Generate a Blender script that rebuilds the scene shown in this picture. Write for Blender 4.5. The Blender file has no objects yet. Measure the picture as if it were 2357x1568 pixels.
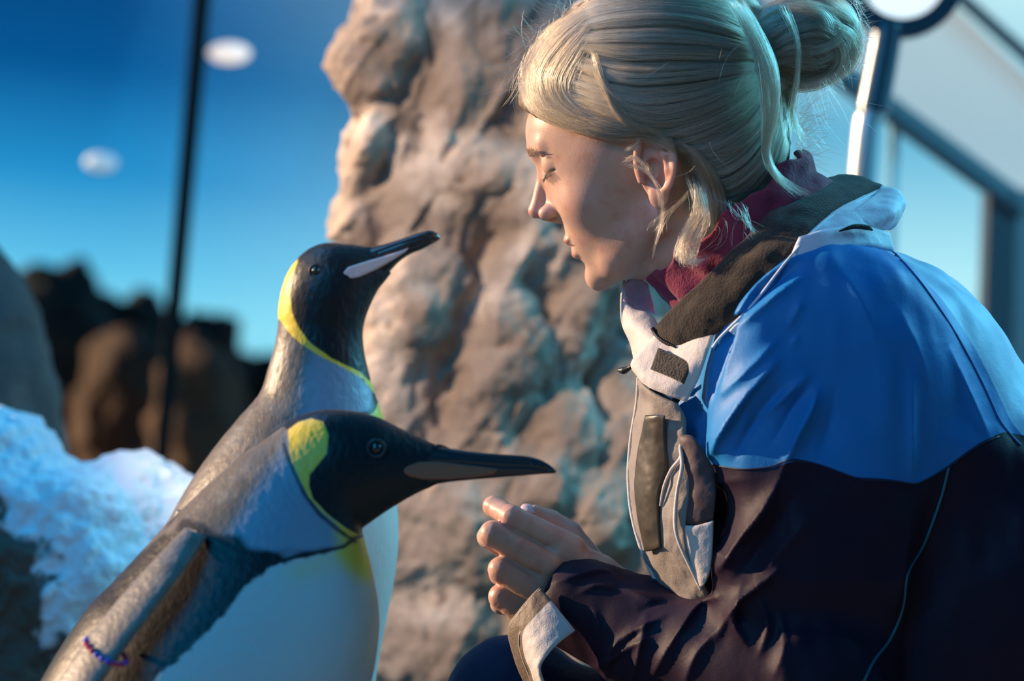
import bpy, math, random
import numpy as np
from mathutils import Matrix, Vector
random.seed(7); rng = np.random.default_rng(7)
sc = bpy.context.scene
# ------------------------------------------------------------ camera
W, H, FPX = 2357.0, 1568.0, 85.0/36.0*2357.0
CX, CY = W/2, H/2
PITCH, ROLL = math.radians(1.0), math.radians(5.0)
CAM = np.array((0.0, 0.0, 0.83))
_f = np.array((0, math.cos(PITCH), math.sin(PITCH)))
_u0 = np.array((0, -math.sin(PITCH), math.cos(PITCH)))
_r0 = np.array((1.0, 0, 0))
RIGHT = math.cos(ROLL)*_r0 + math.sin(ROLL)*_u0
UP = -math.sin(ROLL)*_r0 + math.cos(ROLL)*_u0
BACK = -_f
cam = bpy.data.cameras.new('camera'); cam.lens = 85; cam.sensor_width = 36
cam_o = bpy.data.objects.new('camera', cam); sc.collection.objects.link(cam_o)
M = Matrix.Identity(4)
for i in range(3):
    M[i][0], M[i][1], M[i][2], M[i][3] = RIGHT[i], UP[i], BACK[i], CAM[i]
cam_o.matrix_world = M
cam.dof.use_dof = True; cam.dof.focus_distance = 2.12; cam.dof.aperture_fstop = 3.2
sc.camera = cam_o
sc.view_settings.view_transform = 'Standard'; sc.view_settings.look = 'None'
sc.view_settings.exposure = 0.0; sc.view_settings.gamma = 1.0
sc.view_settings.use_curve_mapping = False
sc.cycles.use_denoising = True
sc.cycles.max_bounces = 8
sc.cycles.transparent_max_bounces = 24
# ------------------------------------------------------------ sky, sun, fill lights
world = bpy.data.worlds.new('sky'); sc.world = world; world.use_nodes = True
nt = world.node_tree; nt.nodes.clear()
def N(nt, t, **k):
    n = nt.nodes.new(t)
    for a, b in k.items(): setattr(n, a, b)
    return n
def ramp(nt, stops, fac):
    r = N(nt, 'ShaderNodeValToRGB'); e = r.color_ramp.elements
    while len(e) > 1: e.remove(e[-1])
    e[0].position = stops[0][0]; e[0].color = (*stops[0][1], 1)
    for p, c in stops[1:]:
        q = e.new(p); q.color = (*c, 1)
    nt.links.new(fac, r.inputs[0]); return r.outputs[0]
tc = N(nt, 'ShaderNodeTexCoord'); sep = N(nt, 'ShaderNodeSeparateXYZ')
nt.links.new(tc.outputs['Generated'], sep.inputs[0])
mz = N(nt, 'ShaderNodeMapRange'); mz.inputs[1].default_value = -0.1; mz.inputs[2].default_value = 0.9
nt.links.new(sep.outputs[2], mz.inputs[0])
def el(deg): return math.sin(math.radians(deg))+0.1
left = ramp(nt, [(0.0, (.01,.05,.10)), (el(-1.5), (.10,.35,.55)), (el(0.5), (.24,.76,.95)), (el(2.0), (.12,.55,.84)), (el(4.0), (.018,.29,.62)), (el(6.5), (.002,.095,.30)), (el(9), (.002,.065,.22)), (1.0, (.004,.08,.26))], mz.outputs[0])
right = ramp(nt, [(0.0, (.05,.15,.2)), (el(-1.5), (.4,.75,.85)), (el(1.0), (.62,1.0,1.0)), (el(3.5), (.50,.90,.98)), (el(6.5), (.16,.54,.76)), (el(10), (.55,.88,.95)), (el(20), (.35,.62,.80)), (1.0, (.05,.2,.42))], mz.outputs[0])
at = N(nt, 'ShaderNodeMath', operation='ARCTAN2'); nt.links.new(sep.outputs[0], at.inputs[0]); nt.links.new(sep.outputs[1], at.inputs[1])
def mnode(op, a, b=None, c=None):
    m_ = N(nt, 'ShaderNodeMath', operation=op)
    for i, v in enumerate((a, b, c)):
        if v is None: continue
        if isinstance(v, (int, float)): m_.inputs[i].default_value = v
        else: nt.links.new(v, m_.inputs[i])
    return m_.outputs[0]
# one broad glow in the sky, centred 30 degrees to the right of the view, fading evenly all round
glow = mnode('COSINE', mnode('SUBTRACT', at.outputs[0], math.radians(30)))
ma = N(nt, 'ShaderNodeMapRange', interpolation_type='SMOOTHSTEP'); ma.inputs[1].default_value = .76; ma.inputs[2].default_value = .975
nt.links.new(glow, ma.inputs[0])
dim = N(nt, 'ShaderNodeMapRange', interpolation_type='SMOOTHSTEP'); dim.inputs[1].default_value = -.9; dim.inputs[2].default_value = .45; dim.inputs[3].default_value = .30; dim.inputs[4].default_value = 1.0
nt.links.new(glow, dim.inputs[0])
mx = N(nt, 'ShaderNodeMix', data_type='RGBA'); nt.links.new(ma.outputs[0], mx.inputs[0]); nt.links.new(left, mx.inputs[6]); nt.links.new(right, mx.inputs[7])
bg = N(nt, 'ShaderNodeBackground'); nt.links.new(dim.outputs[0], bg.inputs[1]); nt.links.new(mx.outputs[2], bg.inputs[0])
wo = N(nt, 'ShaderNodeOutputWorld'); nt.links.new(bg.outputs[0], wo.inputs[0])
def aim(o, frm, to):
    d = Vector(to)-Vector(frm); o.location = frm
    o.rotation_euler = d.to_track_quat('-Z', 'Y').to_euler()
def lamp(kind, name, frm, to, col, e, **k):
    l = bpy.data.lights.new(name, kind); l.color = col; l.energy = e
    for a, b in k.items(): setattr(l, a, b)
    o = bpy.data.objects.new(name, l); sc.collection.objects.link(o); aim(o, frm, to); return o
lamp('SUN', 'low_sun', (-4.4, 3.25, 1.98), (0, 2.2, 0.9), (1.0, .70, .45), 8.2, angle=math.radians(0.8))
lamp('AREA', 'cool_skylight', (2.3, 3.2, 2.6), (0.1, 2.1, 0.9), (.16, .72, 1.0), 95, shape='RECTANGLE', size=1.4, size_y=1.0)
lamp('AREA', 'blue_snow_fill', (-0.95, 2.35, 2.1), (-0.5, 2.65, 0.6), (.02, .44, 1.0), 9, size=0.8)  # added blue fill above the snow, no such source in view
lamp('SPOT', 'warm_face_fill', (-0.75, 1.15, 1.75), (0.15, 2.12, 0.95), (1.0, .42, .25), 14, spot_size=math.radians(18), spot_blend=.8, shadow_soft_size=.18)  # added warm fill for the shaded cheek, unseen source
lamp('AREA', 'blue_front_fill', (-1.3, 0.3, 1.9), (0.0, 2.1, 0.8), (.012, .45, 1.0), 21, size=1.0)  # added blue fill from the camera side, unseen source

l_ = lamp('SPOT', 'warm_rock_fill', (-1.35, 1.5, 1.85), (0.03, 2.95, 0.80), (1.0, .72, .50), 265, spot_size=math.radians(24), spot_blend=.5, shadow_soft_size=.05)  # added spot brightening the cliff where the sun only grazes it

# ------------------------------------------------------------ core helpers
class Frame:
    """local pixel-sized units: x right, y down, z toward the camera, at distance D"""
    def __init__(s, D): s.D = D; s.s = D/FPX
    def world(s, P):
        P = np.asarray(P, float); P = P.reshape(-1, 3)
        X = (P[:, 0]-CX)*s.s; Y = -(P[:, 1]-CY)*s.s; Z = P[:, 2]*s.s
        return CAM + _f*s.D + X[:, None]*RIGHT + Y[:, None]*UP + Z[:, None]*BACK
    def un(s, px, py, w=0.0):
        k = (s.D-w*s.s)/s.D
        return np.array((CX+(px-CX)*k, CY+(py-CY)*k, w))
    def uns(s, L):
        return np.array([s.un(*p) for p in L])
    def from_world(s, Q):
        Q = np.asarray(Q, float).reshape(-1, 3)-CAM-_f*s.D
        return np.stack([Q@RIGHT/s.s+CX, -(Q@UP)/s.s+CY, Q@BACK/s.s], 1)
def empty(name, loc, label, cat, group=None, **k):
    o = bpy.data.objects.new(name, None); sc.collection.objects.link(o); o.location = loc
    o['label'] = label; o['category'] = cat; o.empty_display_size = 0.1
    if group: o['group'] = group
    return o
def finish(name, V, Fc, mat, parent=None, smooth=True, label=None, cat=None, kind=None, attrs=None, base=None):
    """V in world space"""
    V = np.asarray(V, float)
    if base is None:
        base = np.array(parent.matrix_world.translation) if parent else None
    if parent is not None:
        b = np.zeros(3); p = parent
        while p is not None: b = b+np.array(p.location); p = p.parent
        off = b
    else:
        off = np.array((V[:, 0].mean(), V[:, 1].mean(), V[:, 2].min()))
    me = bpy.data.meshes.new(name)
    Fa = np.asarray(Fc) if not isinstance(Fc, list) else None
    if Fa is not None:
        n = Fa.shape[1]
        me.vertices.add(len(V)); me.vertices.foreach_set('co', (V-off).astype(np.float32).ravel())
        me.loops.add(Fa.size); me.loops.foreach_set('vertex_index', Fa.astype(np.int32).ravel())
        me.polygons.add(len(Fa)); me.polygons.foreach_set('loop_start', np.arange(0, Fa.size, n, dtype=np.int32))
        me.polygons.foreach_set('loop_total', np.full(len(Fa), n, dtype=np.int32))
        me.update(calc_edges=True); me.validate()
    else:
        me.from_pydata((V-off).tolist(), [], [tuple(int(i) for i in f) for f in Fc]); me.update()
    if smooth: me.polygons.foreach_set('use_smooth', [True]*len(me.polygons))
    if attrs:
        for k, v in attrs.items():
            v = np.asarray(v, np.float32)
            if v.ndim == 2:
                a = me.attributes.new(k, 'FLOAT_VECTOR', 'POINT'); a.data.foreach_set('vector', v.ravel())
            else:
                a = me.attributes.new(k, 'FLOAT', 'POINT'); a.data.foreach_set('value', v)
    o = bpy.data.objects.new(name, me); sc.collection.objects.link(o)
    if mat: me.materials.append(mat)
    if parent is not None: o.parent = parent
    else: o.location = off
    if label: o['label'] = label
    if cat: o['category'] = cat
    if kind: o['kind'] = kind
    return o
def orient(V, F):
    """make a closed mesh face outward"""
    F = np.asarray(F); T = F[:, :3]; a, b, c = V[T[:, 0]], V[T[:, 1]], V[T[:, 2]]
    vol = np.einsum('ij,ij->i', a-V.mean(0), np.cross(b-V.mean(0), c-V.mean(0))).sum()
    if F.shape[1] == 4:
        b2, c2 = V[F[:, 2]], V[F[:, 3]]
        vol += np.einsum('ij,ij->i', a-V.mean(0), np.cross(b2-V.mean(0), c2-V.mean(0))).sum()
    return F[:, ::-1] if vol < 0 else F
# smooth curves
def cr(P, n):
    P = np.asarray(P, float); m = len(P)
    if m == 2: t = np.linspace(0, 1, n)[:, None]; return P[0]*(1-t)+P[1]*t
    Q = np.vstack([2*P[0]-P[1], P, 2*P[-1]-P[-2]])
    t = np.linspace(0, m-1, n); i = np.minimum(t.astype(int), m-2); u = (t-i)[:, None]
    a, b, c, d = Q[i], Q[i+1], Q[i+2], Q[i+3]
    return 0.5*((2*b)+(-a+c)*u+(2*a-5*b+4*c-d)*u*u+(-a+3*b-3*c+d)*u**3)
def crc(P, n):
    P = np.asarray(P, float); m = len(P); t = np.linspace(0, m, n, endpoint=False); i = t.astype(int); u = (t-i)[:, None]
    a, b, c, d = P[(i-1) % m], P[i % m], P[(i+1) % m], P[(i+2) % m]
    return 0.5*((2*b)+(-a+c)*u+(2*a-5*b+4*c-d)*u*u+(-a+3*b-3*c+d)*u**3)
def grid_faces(nr, nc, wrap=False):
    r = np.arange(nr-1)[:, None]; c = np.arange(nc if wrap else nc-1)[None, :]; c2 = (c+1) % nc
    return np.stack([r*nc+c, r*nc+c2, (r+1)*nc+c2, (r+1)*nc+c], -1).reshape(-1, 4)
def psd(P, poly):
    """signed distance (+inside) to polygon"""
    poly = np.asarray(poly, float); x, y = P[:, 0], P[:, 1]
    d = np.full(len(P), 1e9); ins = np.zeros(len(P), bool)
    for i in range(len(poly)):
        a, b = poly[i], poly[(i+1) % len(poly)]
        e = b-a; L = e@e+1e-9
        t = np.clip(((x-a[0])*e[0]+(y-a[1])*e[1])/L, 0, 1)
        d = np.minimum(d, (x-a[0]-t*e[0])**2+(y-a[1]-t*e[1])**2)
        c = (a[1] > y) != (b[1] > y)
        with np.errstate(divide='ignore', invalid='ignore'):
            xi = a[0]+(y-a[1])*e[0]/(e[1] if e[1] != 0 else 1e-9)
        ins ^= c & (x < xi)
    d = np.sqrt(d); return np.where(ins, d, -d)
def pld(P, line):
    """distance to polyline"""
    line = np.asarray(line, float); d = np.full(len(P), 1e18)
    for a, b in zip(line[:-1], line[1:]):
        e = b-a; L = e@e+1e-9
        t = np.clip(((P[:, :2]-a)@e)/L, 0, 1)
        d = np.minimum(d, ((P[:, :2]-a-t[:, None]*e)**2).sum(1))
    return np.sqrt(d)
# noise
_T = np.random.default_rng(3).random((64, 64, 64)).astype(np.float32)*2-1
def vnoise(P, s):
    Q = (P/s).astype(np.float32); I = np.floor(Q).astype(np.int32); u = Q-I; u = u*u*(3-2*u); I &= 63; J = (I+1) & 63
    x0, y0, z0, x1, y1, z1 = I[:, 0], I[:, 1], I[:, 2], J[:, 0], J[:, 1], J[:, 2]
    ux, uy, uz = u[:, 0], u[:, 1], u[:, 2]
    a = _T[x0, y0, z0]*(1-ux)+_T[x1, y0, z0]*ux; b = _T[x0, y1, z0]*(1-ux)+_T[x1, y1, z0]*ux
    c = _T[x0, y0, z1]*(1-ux)+_T[x1, y0, z1]*ux; d = _T[x0, y1, z1]*(1-ux)+_T[x1, y1, z1]*ux
    return (a*(1-uy)+b*uy)*(1-uz)+(c*(1-uy)+d*uy)*uz
def fbm(P, s, o=3):
    r = 0; a = 1.0
    for i in range(o):
        r = r+a*vnoise(P+i*37.7, s); s *= 0.5; a *= 0.5
    return r
# signed distance primitives
A3 = lambda *v: np.array(v, np.float32)
def sph(P, c, r): return np.sqrt(((P-A3(*c))**2).sum(1))-r
def ell(P, c, r, R=None):
    Q = P-A3(*c)
    if R is not None: Q = Q@np.asarray(R, np.float32)
    r = A3(*r); k0 = np.sqrt(((Q/r)**2).sum(1)); k1 = np.sqrt(((Q/(r*r))**2).sum(1))+1e-9
    return k0*(k0-1)/k1
def cap(P, a, b, ra, rb=None):
    rb = ra if rb is None else rb
    a = A3(*a); b = A3(*b); e = b-a; t = np.clip(((P-a)@e)/float(e@e), 0, 1)
    return np.sqrt(((P-a-t[:, None]*e)**2).sum(1))-(ra+(rb-ra)*t)
def chain(P, pts, rs, k=8):
    d = None
    for i in range(len(pts)-1):
        q = cap(P, pts[i], pts[i+1], rs[i], rs[i+1]); d = q if d is None else smin(d, q, k)
    return d
def smin(a, b, k):
    h = np.clip(0.5+0.5*(b-a)/k, 0, 1); return b*(1-h)+a*h-k*h*(1-h)
def smax(a, b, k): return -smin(-a, -b, k)
def rotz(deg):
    """columns = local axes, turned in the picture plane (x right, y down)"""
    a = math.radians(deg); return np.array([[math.cos(a), -math.sin(a), 0], [math.sin(a), math.cos(a), 0], [0, 0, 1]])
def mesh_sdf(f, lo, hi, h, slack=1.45, proj=1, ycut=1680, yk=5):
    """surface of f < 0; below ycut (out of the frame) the cells grow yk times taller"""
    f0 = f
    def warp(P):
        P = P.copy(); y = P[:, 1]; P[:, 1] = np.where(y > ycut, ycut+(y-ycut)*yk, y); return P
    hi = np.array(hi, float); tall = hi[1] > ycut+200 and lo[1] < ycut-100
    if tall:
        hi[1] = ycut+(hi[1]-ycut)/yk; f = lambda P: f0(warp(P))
    lo = np.array(lo, np.float32); n = np.ceil((np.array(hi)-lo)/h/8).astype(int)+1
    def ev(P):
        return np.concatenate([f(P[i:i+400000]) for i in range(0, len(P), 400000)]).astype(np.float32)
    bi = np.stack(np.meshgrid(*[np.arange(k) for k in n], indexing='ij'), -1).reshape(-1, 3)
    cen = lo+(bi*8+3.5)*h
    fc = ev(cen.astype(np.float32))
    G = np.repeat(np.repeat(np.repeat(fc.reshape(n), 8, 0), 8, 1), 8, 2)
    act = bi[np.abs(fc) < 6.93*h*slack]
    off = np.stack(np.meshgrid(*[np.arange(8)]*3, indexing='ij'), -1).reshape(-1, 3)
    idx = (act[:, None, :]*8+off[None]).reshape(-1, 3)
    G[idx[:, 0], idx[:, 1], idx[:, 2]] = ev((lo+idx*h).astype(np.float32))
    S = G < 0
    C = [(0,0,0),(1,0,0),(0,1,0),(1,1,0),(0,0,1),(1,0,1),(0,1,1),(1,1,1)]
    nx, ny, nz = S.shape
    cnt = np.zeros((nx-1, ny-1, nz-1), np.int8)
    for c in C: cnt += S[c[0]:nx-1+c[0], c[1]:ny-1+c[1], c[2]:nz-1+c[2]]
    cells = np.argwhere((cnt > 0) & (cnt < 8))
    vals = np.stack([G[cells[:, 0]+c[0], cells[:, 1]+c[1], cells[:, 2]+c[2]] for c in C], 1)
    E = [(0,1),(2,3),(4,5),(6,7),(0,2),(1,3),(4,6),(5,7),(0,4),(1,5),(2,6),(3,7)]
    Ca = np.array(C, np.float32); acc = np.zeros((len(cells), 3), np.float32); w = np.zeros(len(cells), np.float32)
    for a, b in E:
        va, vb = vals[:, a], vals[:, b]; m = (va < 0) != (vb < 0)
        t = np.where(m, va/np.where(m, va-vb, 1), 0)
        acc += np.where(m[:, None], Ca[a]+(Ca[b]-Ca[a])*t[:, None], 0); w += m
    V = lo+(cells+acc/w[:, None])*h
    ID = np.full((nx, ny, nz), -1, np.int32); ID[cells[:, 0], cells[:, 1], cells[:, 2]] = np.arange(len(cells))
    Fs = []
    for ax in range(3):
        sl0 = [slice(0, -1) if i == ax else slice(1, -1) for i in range(3)]
        sl1 = [slice(1, None) if i == ax else slice(1, -1) for i in range(3)]
        a = S[tuple(sl0)]; b = S[tuple(sl1)]
        e = np.argwhere(a != b); flip = a[e[:, 0], e[:, 1], e[:, 2]]
        e = e+[0 if i == ax else 1 for i in range(3)]
        o1, o2 = [(0,1,0),(0,0,1)] if ax == 0 else ([(0,0,1),(1,0,0)] if ax == 1 else [(1,0,0),(0,1,0)])
        o1 = np.array(o1); o2 = np.array(o2)
        g = lambda q: ID[q[:, 0], q[:, 1], q[:, 2]]
        q = np.stack([g(e-o1-o2), g(e-o2), g(e), g(e-o1)], 1)
        q[~flip] = q[~flip][:, ::-1]; Fs.append(q)
    F = np.vstack(Fs); F = F[(F >= 0).all(1)]
    V = V.astype(np.float32)
    if tall: V = warp(V); f = f0
    for _ in range(proj):
        e = h*0.5; d = ev(V)
        g = np.stack([ev(V+A3(e,0,0))-d, ev(V+A3(0,e,0))-d, ev(V+A3(0,0,e))-d], 1)/e
        st = -d[:, None]*g/np.maximum((g*g).sum(1), .2)[:, None]
        V = V+np.clip(st, -h*.6, h*.6)
    return V, F
def sdf_obj(name, f, lo, hi, h, fr, mat, parent=None, attrs=None, **k):
    V, F = mesh_sdf(f, lo, hi, h)
    Wd = fr.world(V); F = orient(Wd, F)
    return finish(name, Wd, F, mat, parent, attrs=attrs(V) if attrs else None, **k)
def loft(st, n=200, m=96, wz=None, p=2.0):
    """st rows: Lx,Ly,Rx,Ry,halfdepth,(z centre)"""
    S = cr(np.array(st, float), n); L = S[:, :2]; R = S[:, 2:4]; hw = S[:, 4]; zc = S[:, 5] if S.shape[1] > 5 else np.zeros(n)
    c = (L+R)/2; d = (R-L)/2
    a = np.linspace(0, 2*np.pi, m, endpoint=False); ca, sa = np.cos(a), np.sin(a)
    if p != 2.0:
        ca = np.sign(ca)*np.abs(ca)**(2/p); sa = np.sign(sa)*np.abs(sa)**(2/p)
    xy = c[:, None, :]+d[:, None, :]*ca[None, :, None]
    z = zc[:, None]+hw[:, None]*sa[None]
    V = np.concatenate([xy, z[..., None]], 2).reshape(-1, 3)
    F = grid_faces(n, m, True)
    e0 = np.append(c[0], zc[0]); e1 = np.append(c[-1], zc[-1])
    V = np.vstack([V, e0, e1]); i0 = len(V)-2; i1 = len(V)-1
    r = np.arange(m); r2 = (r+1) % m
    caps = np.vstack([np.stack([np.full(m, i0), r2, r, r], 1), np.stack([np.full(m, i1), (n-1)*m+r, (n-1)*m+r2, (n-1)*m+r2], 1)])
    F = [tuple(q) for q in F.tolist()]+[tuple(q[:3]) for q in caps.tolist()]
    return V, F
def loft_obj(name, st, fr, mat, parent, n=120, m=64, attrs=None, p=2.0, disp=None, **k):
    V, F = loft(st, n, m, p=p)
    if disp is not None: V = V+disp(V)
    Wd = fr.world(V)
    Q = np.array([f if len(f) == 4 else f+(f[2],) for f in F])
    if (orient(Wd, Q)[0] != Q[0]).any(): F = [f[::-1] for f in F]
    return finish(name, Wd, F, mat, parent, attrs=attrs(V) if attrs else None, **k)
def sheet(name, G, t, fr, mat, parent, up=10, wob=0, attrs=None, **k):
    """G control rows x cols of (px,py,z) -> a cloth piece with thickness t"""
    G = np.array([[fr.un(*p) for p in row] for row in G]); r, c, _ = G.shape
    nr, nc = (r-1)*up+1, (c-1)*up+1
    A = np.stack([cr(G[:, j], nr) for j in range(c)], 1)
    B = np.stack([cr(A[i], nc) for i in range(nr)], 0)
    du = np.gradient(B, axis=0); dv = np.gradient(B, axis=1); nn = np.cross(du, dv); nn /= np.linalg.norm(nn, axis=2, keepdims=True)+1e-9
    if nn[..., 2].mean() < 0: nn = -nn
    if wob: B = B+nn*(wob*fbm(B.reshape(-1, 3), 40.0, 3).reshape(nr, nc))[..., None]
    ed = np.minimum.outer(np.minimum(np.arange(nr), np.arange(nr)[::-1]), np.full(nc, 99)); ed2 = np.minimum(np.arange(nc), np.arange(nc)[::-1])
    e = np.minimum(ed, ed2[None, :]); tk = t*np.where(e == 0, .35, np.where(e == 1, .8, 1.0))
    T = (B+nn*tk[..., None]/2).reshape(-1, 3); Bt = (B-nn*tk[..., None]/2).reshape(-1, 3)
    V = np.vstack([T, Bt]); n0 = nr*nc; F = grid_faces(nr, nc); Fb = F[:, ::-1]+n0
    ring = list(range(nc))+[i*nc+nc-1 for i in range(1, nr)]+[(nr-1)*nc+j for j in range(nc-2, -1, -1)]+[i*nc for i in range(nr-2, 0, -1)]
    ring = np.array(ring); r2 = np.roll(ring, -1)
    side = np.stack([r2, ring, ring+n0, r2+n0], 1)
    F = np.vstack([F, Fb, side]); Wd = fr.world(V); F = orient(Wd, F)
    u = np.tile(np.linspace(0, 1, nc)[None], (nr, 1)).ravel(); v = np.tile(np.linspace(0, 1, nr)[:, None], (1, nc)).ravel()
    at = {'uu': np.tile(u, 2), 'vv': np.tile(v, 2)}
    if attrs: at.update(attrs(V))
    return finish(name, Wd, F, mat, parent, attrs=at, **k)
def tube(name, pts, r, fr, mat, parent, n=40, m=8, unproj=True, **k):
    P = fr.uns(pts) if unproj else np.array(pts, float); P = cr(P, n)
    rr = np.interp(np.linspace(0, 1, n), np.linspace(0, 1, len(np.atleast_1d(r))), np.atleast_1d(r))
    T = np.gradient(P, axis=0); T /= np.linalg.norm(T, axis=1, keepdims=True)+1e-9
    up = np.array((0.13, 0.2, 1.0)); a = np.cross(T, up); a /= np.linalg.norm(a, axis=1, keepdims=True)+1e-9; b = np.cross(T, a)
    th = np.linspace(0, 2*np.pi, m, endpoint=False)
    V = (P[:, None]+rr[:, None, None]*(np.cos(th)[None, :, None]*a[:, None]+np.sin(th)[None, :, None]*b[:, None])).reshape(-1, 3)
    F = grid_faces(n, m, True).tolist()+[list(range(m))[::-1], [(n-1)*m+i for i in range(m)]]
    return finish(name, fr.world(V), [tuple(f) for f in F], mat, parent, **k)
# ------------------------------------------------------------ materials
def mat(name, col=(.5,.5,.5), rough=.6, layers=None, noise=None, bump=None, sss=0, metal=0, sheen=0, coat=0, spec=.5, emit=None, extra=None, trans=0):
    """layers: (attribute, low, high, colour, noise) mixed in order; noise: (scale, amount, colour2); bump: list of (scale, strength, stretch)"""
    m = bpy.data.materials.new(name); m.use_nodes = True; t = m.node_tree; t.nodes.clear(); L = t.links.new
    out = N(t, 'ShaderNodeOutputMaterial'); b = N(t, 'ShaderNodeBsdfPrincipled'); L(b.outputs[0], out.inputs[0])
    b.inputs['Roughness'].default_value = rough; b.inputs['Metallic'].default_value = metal
    b.inputs['Specular IOR Level'].default_value = spec
    tc = N(t, 'ShaderNodeTexCoord'); co = tc.outputs['Object']
    rgb = N(t, 'ShaderNodeRGB'); rgb.outputs[0].default_value = (*col, 1); cur = rgb.outputs[0]
    def mix(f, a, c):
        x = N(t, 'ShaderNodeMix', data_type='RGBA'); L(f, x.inputs[0]); L(a, x.inputs[6])
        if isinstance(c, tuple): x.inputs[7].default_value = (*c, 1)
        else: L(c, x.inputs[7])
        return x.outputs[2]
    def noi(scale, stretch=None, detail=4):
        n = N(t, 'ShaderNodeTexNoise'); n.inputs['Scale'].default_value = scale; n.inputs['Detail'].default_value = detail
        if stretch:
            mp = N(t, 'ShaderNodeMapping'); mp.inputs['Rotation'].default_value = stretch[1]; mp.inputs['Scale'].default_value = stretch[0]; L(co, mp.inputs[0]); L(mp.outputs[0], n.inputs['Vector'])
        else: L(co, n.inputs['Vector'])
        return n.outputs[0]
    if noise:
        for sca, lo, hi, c2 in (noise if isinstance(noise, list) else [noise]):
            r = N(t, 'ShaderNodeMapRange'); r.inputs[1].default_value = lo; r.inputs[2].default_value = hi; L(noi(sca), r.inputs[0]); cur = mix(r.outputs[0], cur, c2)
    if layers:
        for a, lo, hi, c2, nz in layers:
            at = N(t, 'ShaderNodeAttribute', attribute_name=a); v = at.outputs['Fac']
            if nz:
                k = N(t, 'ShaderNodeMath', operation='MULTIPLY_ADD'); L(noi(nz[0]), k.inputs[0]); k.inputs[1].default_value = 2*nz[1]; k.inputs[2].default_value = -nz[1]
                s2 = N(t, 'ShaderNodeMath', operation='ADD'); L(v, s2.inputs[0]); L(k.outputs[0], s2.inputs[1]); v = s2.outputs[0]
            r = N(t, 'ShaderNodeMapRange', interpolation_type='SMOOTHSTEP'); r.inputs[1].default_value = lo; r.inputs[2].default_value = hi; L(v, r.inputs[0]); cur = mix(r.outputs[0], cur, c2)
    L(cur, b.inputs['Base Color'])
    if bump:
        prev = None
        for bp in bump:
            sca, stg, dist = bp[:3]; st = bp[3] if len(bp) > 3 else None
            bn = N(t, 'ShaderNodeBump'); bn.inputs['Strength'].default_value = stg; bn.inputs['Distance'].default_value = dist
            L(noi(sca, st), bn.inputs['Height'])
            if prev: L(prev, bn.inputs['Normal'])
            prev = bn.outputs[0]
        L(prev, b.inputs['Normal'])
    if sss: b.inputs['Subsurface Weight'].default_value = sss; b.inputs['Subsurface Radius'].default_value = (1.0, .35, .2); b.inputs['Subsurface Scale'].default_value = .008
    if sheen: b.inputs['Sheen Weight'].default_value = sheen; b.inputs['Sheen Roughness'].default_value = .4
    if coat: b.inputs['Coat Weight'].default_value = coat; b.inputs['Coat Roughness'].default_value = .15
    if trans: b.inputs['Transmission Weight'].default_value = trans
    if emit: b.inputs['Emission Color'].default_value = (*emit[0], 1); b.inputs['Emission Strength'].default_value = emit[1]
    if extra: extra(t, b)
    return m
def glass_mat(name, tint, refl=.08):
    m = bpy.data.materials.new(name); m.use_nodes = True; t = m.node_tree; t.nodes.clear()
    out = N(t, 'ShaderNodeOutputMaterial'); tr = N(t, 'ShaderNodeBsdfTransparent'); tr.inputs[0].default_value = (*tint, 1)
    gl = N(t, 'ShaderNodeBsdfGlossy'); gl.inputs['Roughness'].default_value = .05
    mxs = N(t, 'ShaderNodeMixShader'); mxs.inputs[0].default_value = refl
    t.links.new(tr.outputs[0], mxs.inputs[1]); t.links.new(gl.outputs[0], mxs.inputs[2]); t.links.new(mxs.outputs[0], out.inputs[0]); return m
# ============================================================ the setting
def obox(name, fr, a, b, w, d, mtl, parent=None, **k):
    """board from a to b (px,py,z) of width w across and depth d (px units), bevelled"""
    a = fr.un(*a); b = fr.un(*b); T = b-a; T /= np.linalg.norm(T); Zv = np.array((0, 0, 1.0)); s = np.cross(T, Zv); s /= np.linalg.norm(s); z = np.cross(s, T)
    e = min(w, d)*.12; prof = [(-w/2+e, -d/2), (w/2-e, -d/2), (w/2, -d/2+e), (w/2, d/2-e), (w/2-e, d/2), (-w/2+e, d/2), (-w/2, d/2-e), (-w/2, -d/2+e)]
    V = np.array([p+s*u+z*v for p in (a, b) for u, v in prof]); n = 8
    F = [(i, (i+1) % n, n+(i+1) % n, n+i) for i in range(n)]+[tuple(range(n))[::-1], tuple(range(n, 2*n))]
    return finish(name, fr.world(V), F, mtl, parent, smooth=False, **k)
m_ground = mat('gritty_ground', (.16,.12,.09), .9, noise=(9, .4, .65, (.30,.25,.20)), bump=[(60, .6, .01)])
gx, gy = np.meshgrid(np.linspace(-9, 9, 120), np.linspace(-1.5, 16, 120), indexing='xy')
gp = np.stack([gx.ravel(), gy.ravel(), 0*gx.ravel()], 1); gp[:, 2] = .02*fbm(gp, .7, 3)
finish('floor', gp, grid_faces(120, 120), m_ground, kind='structure')

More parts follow.
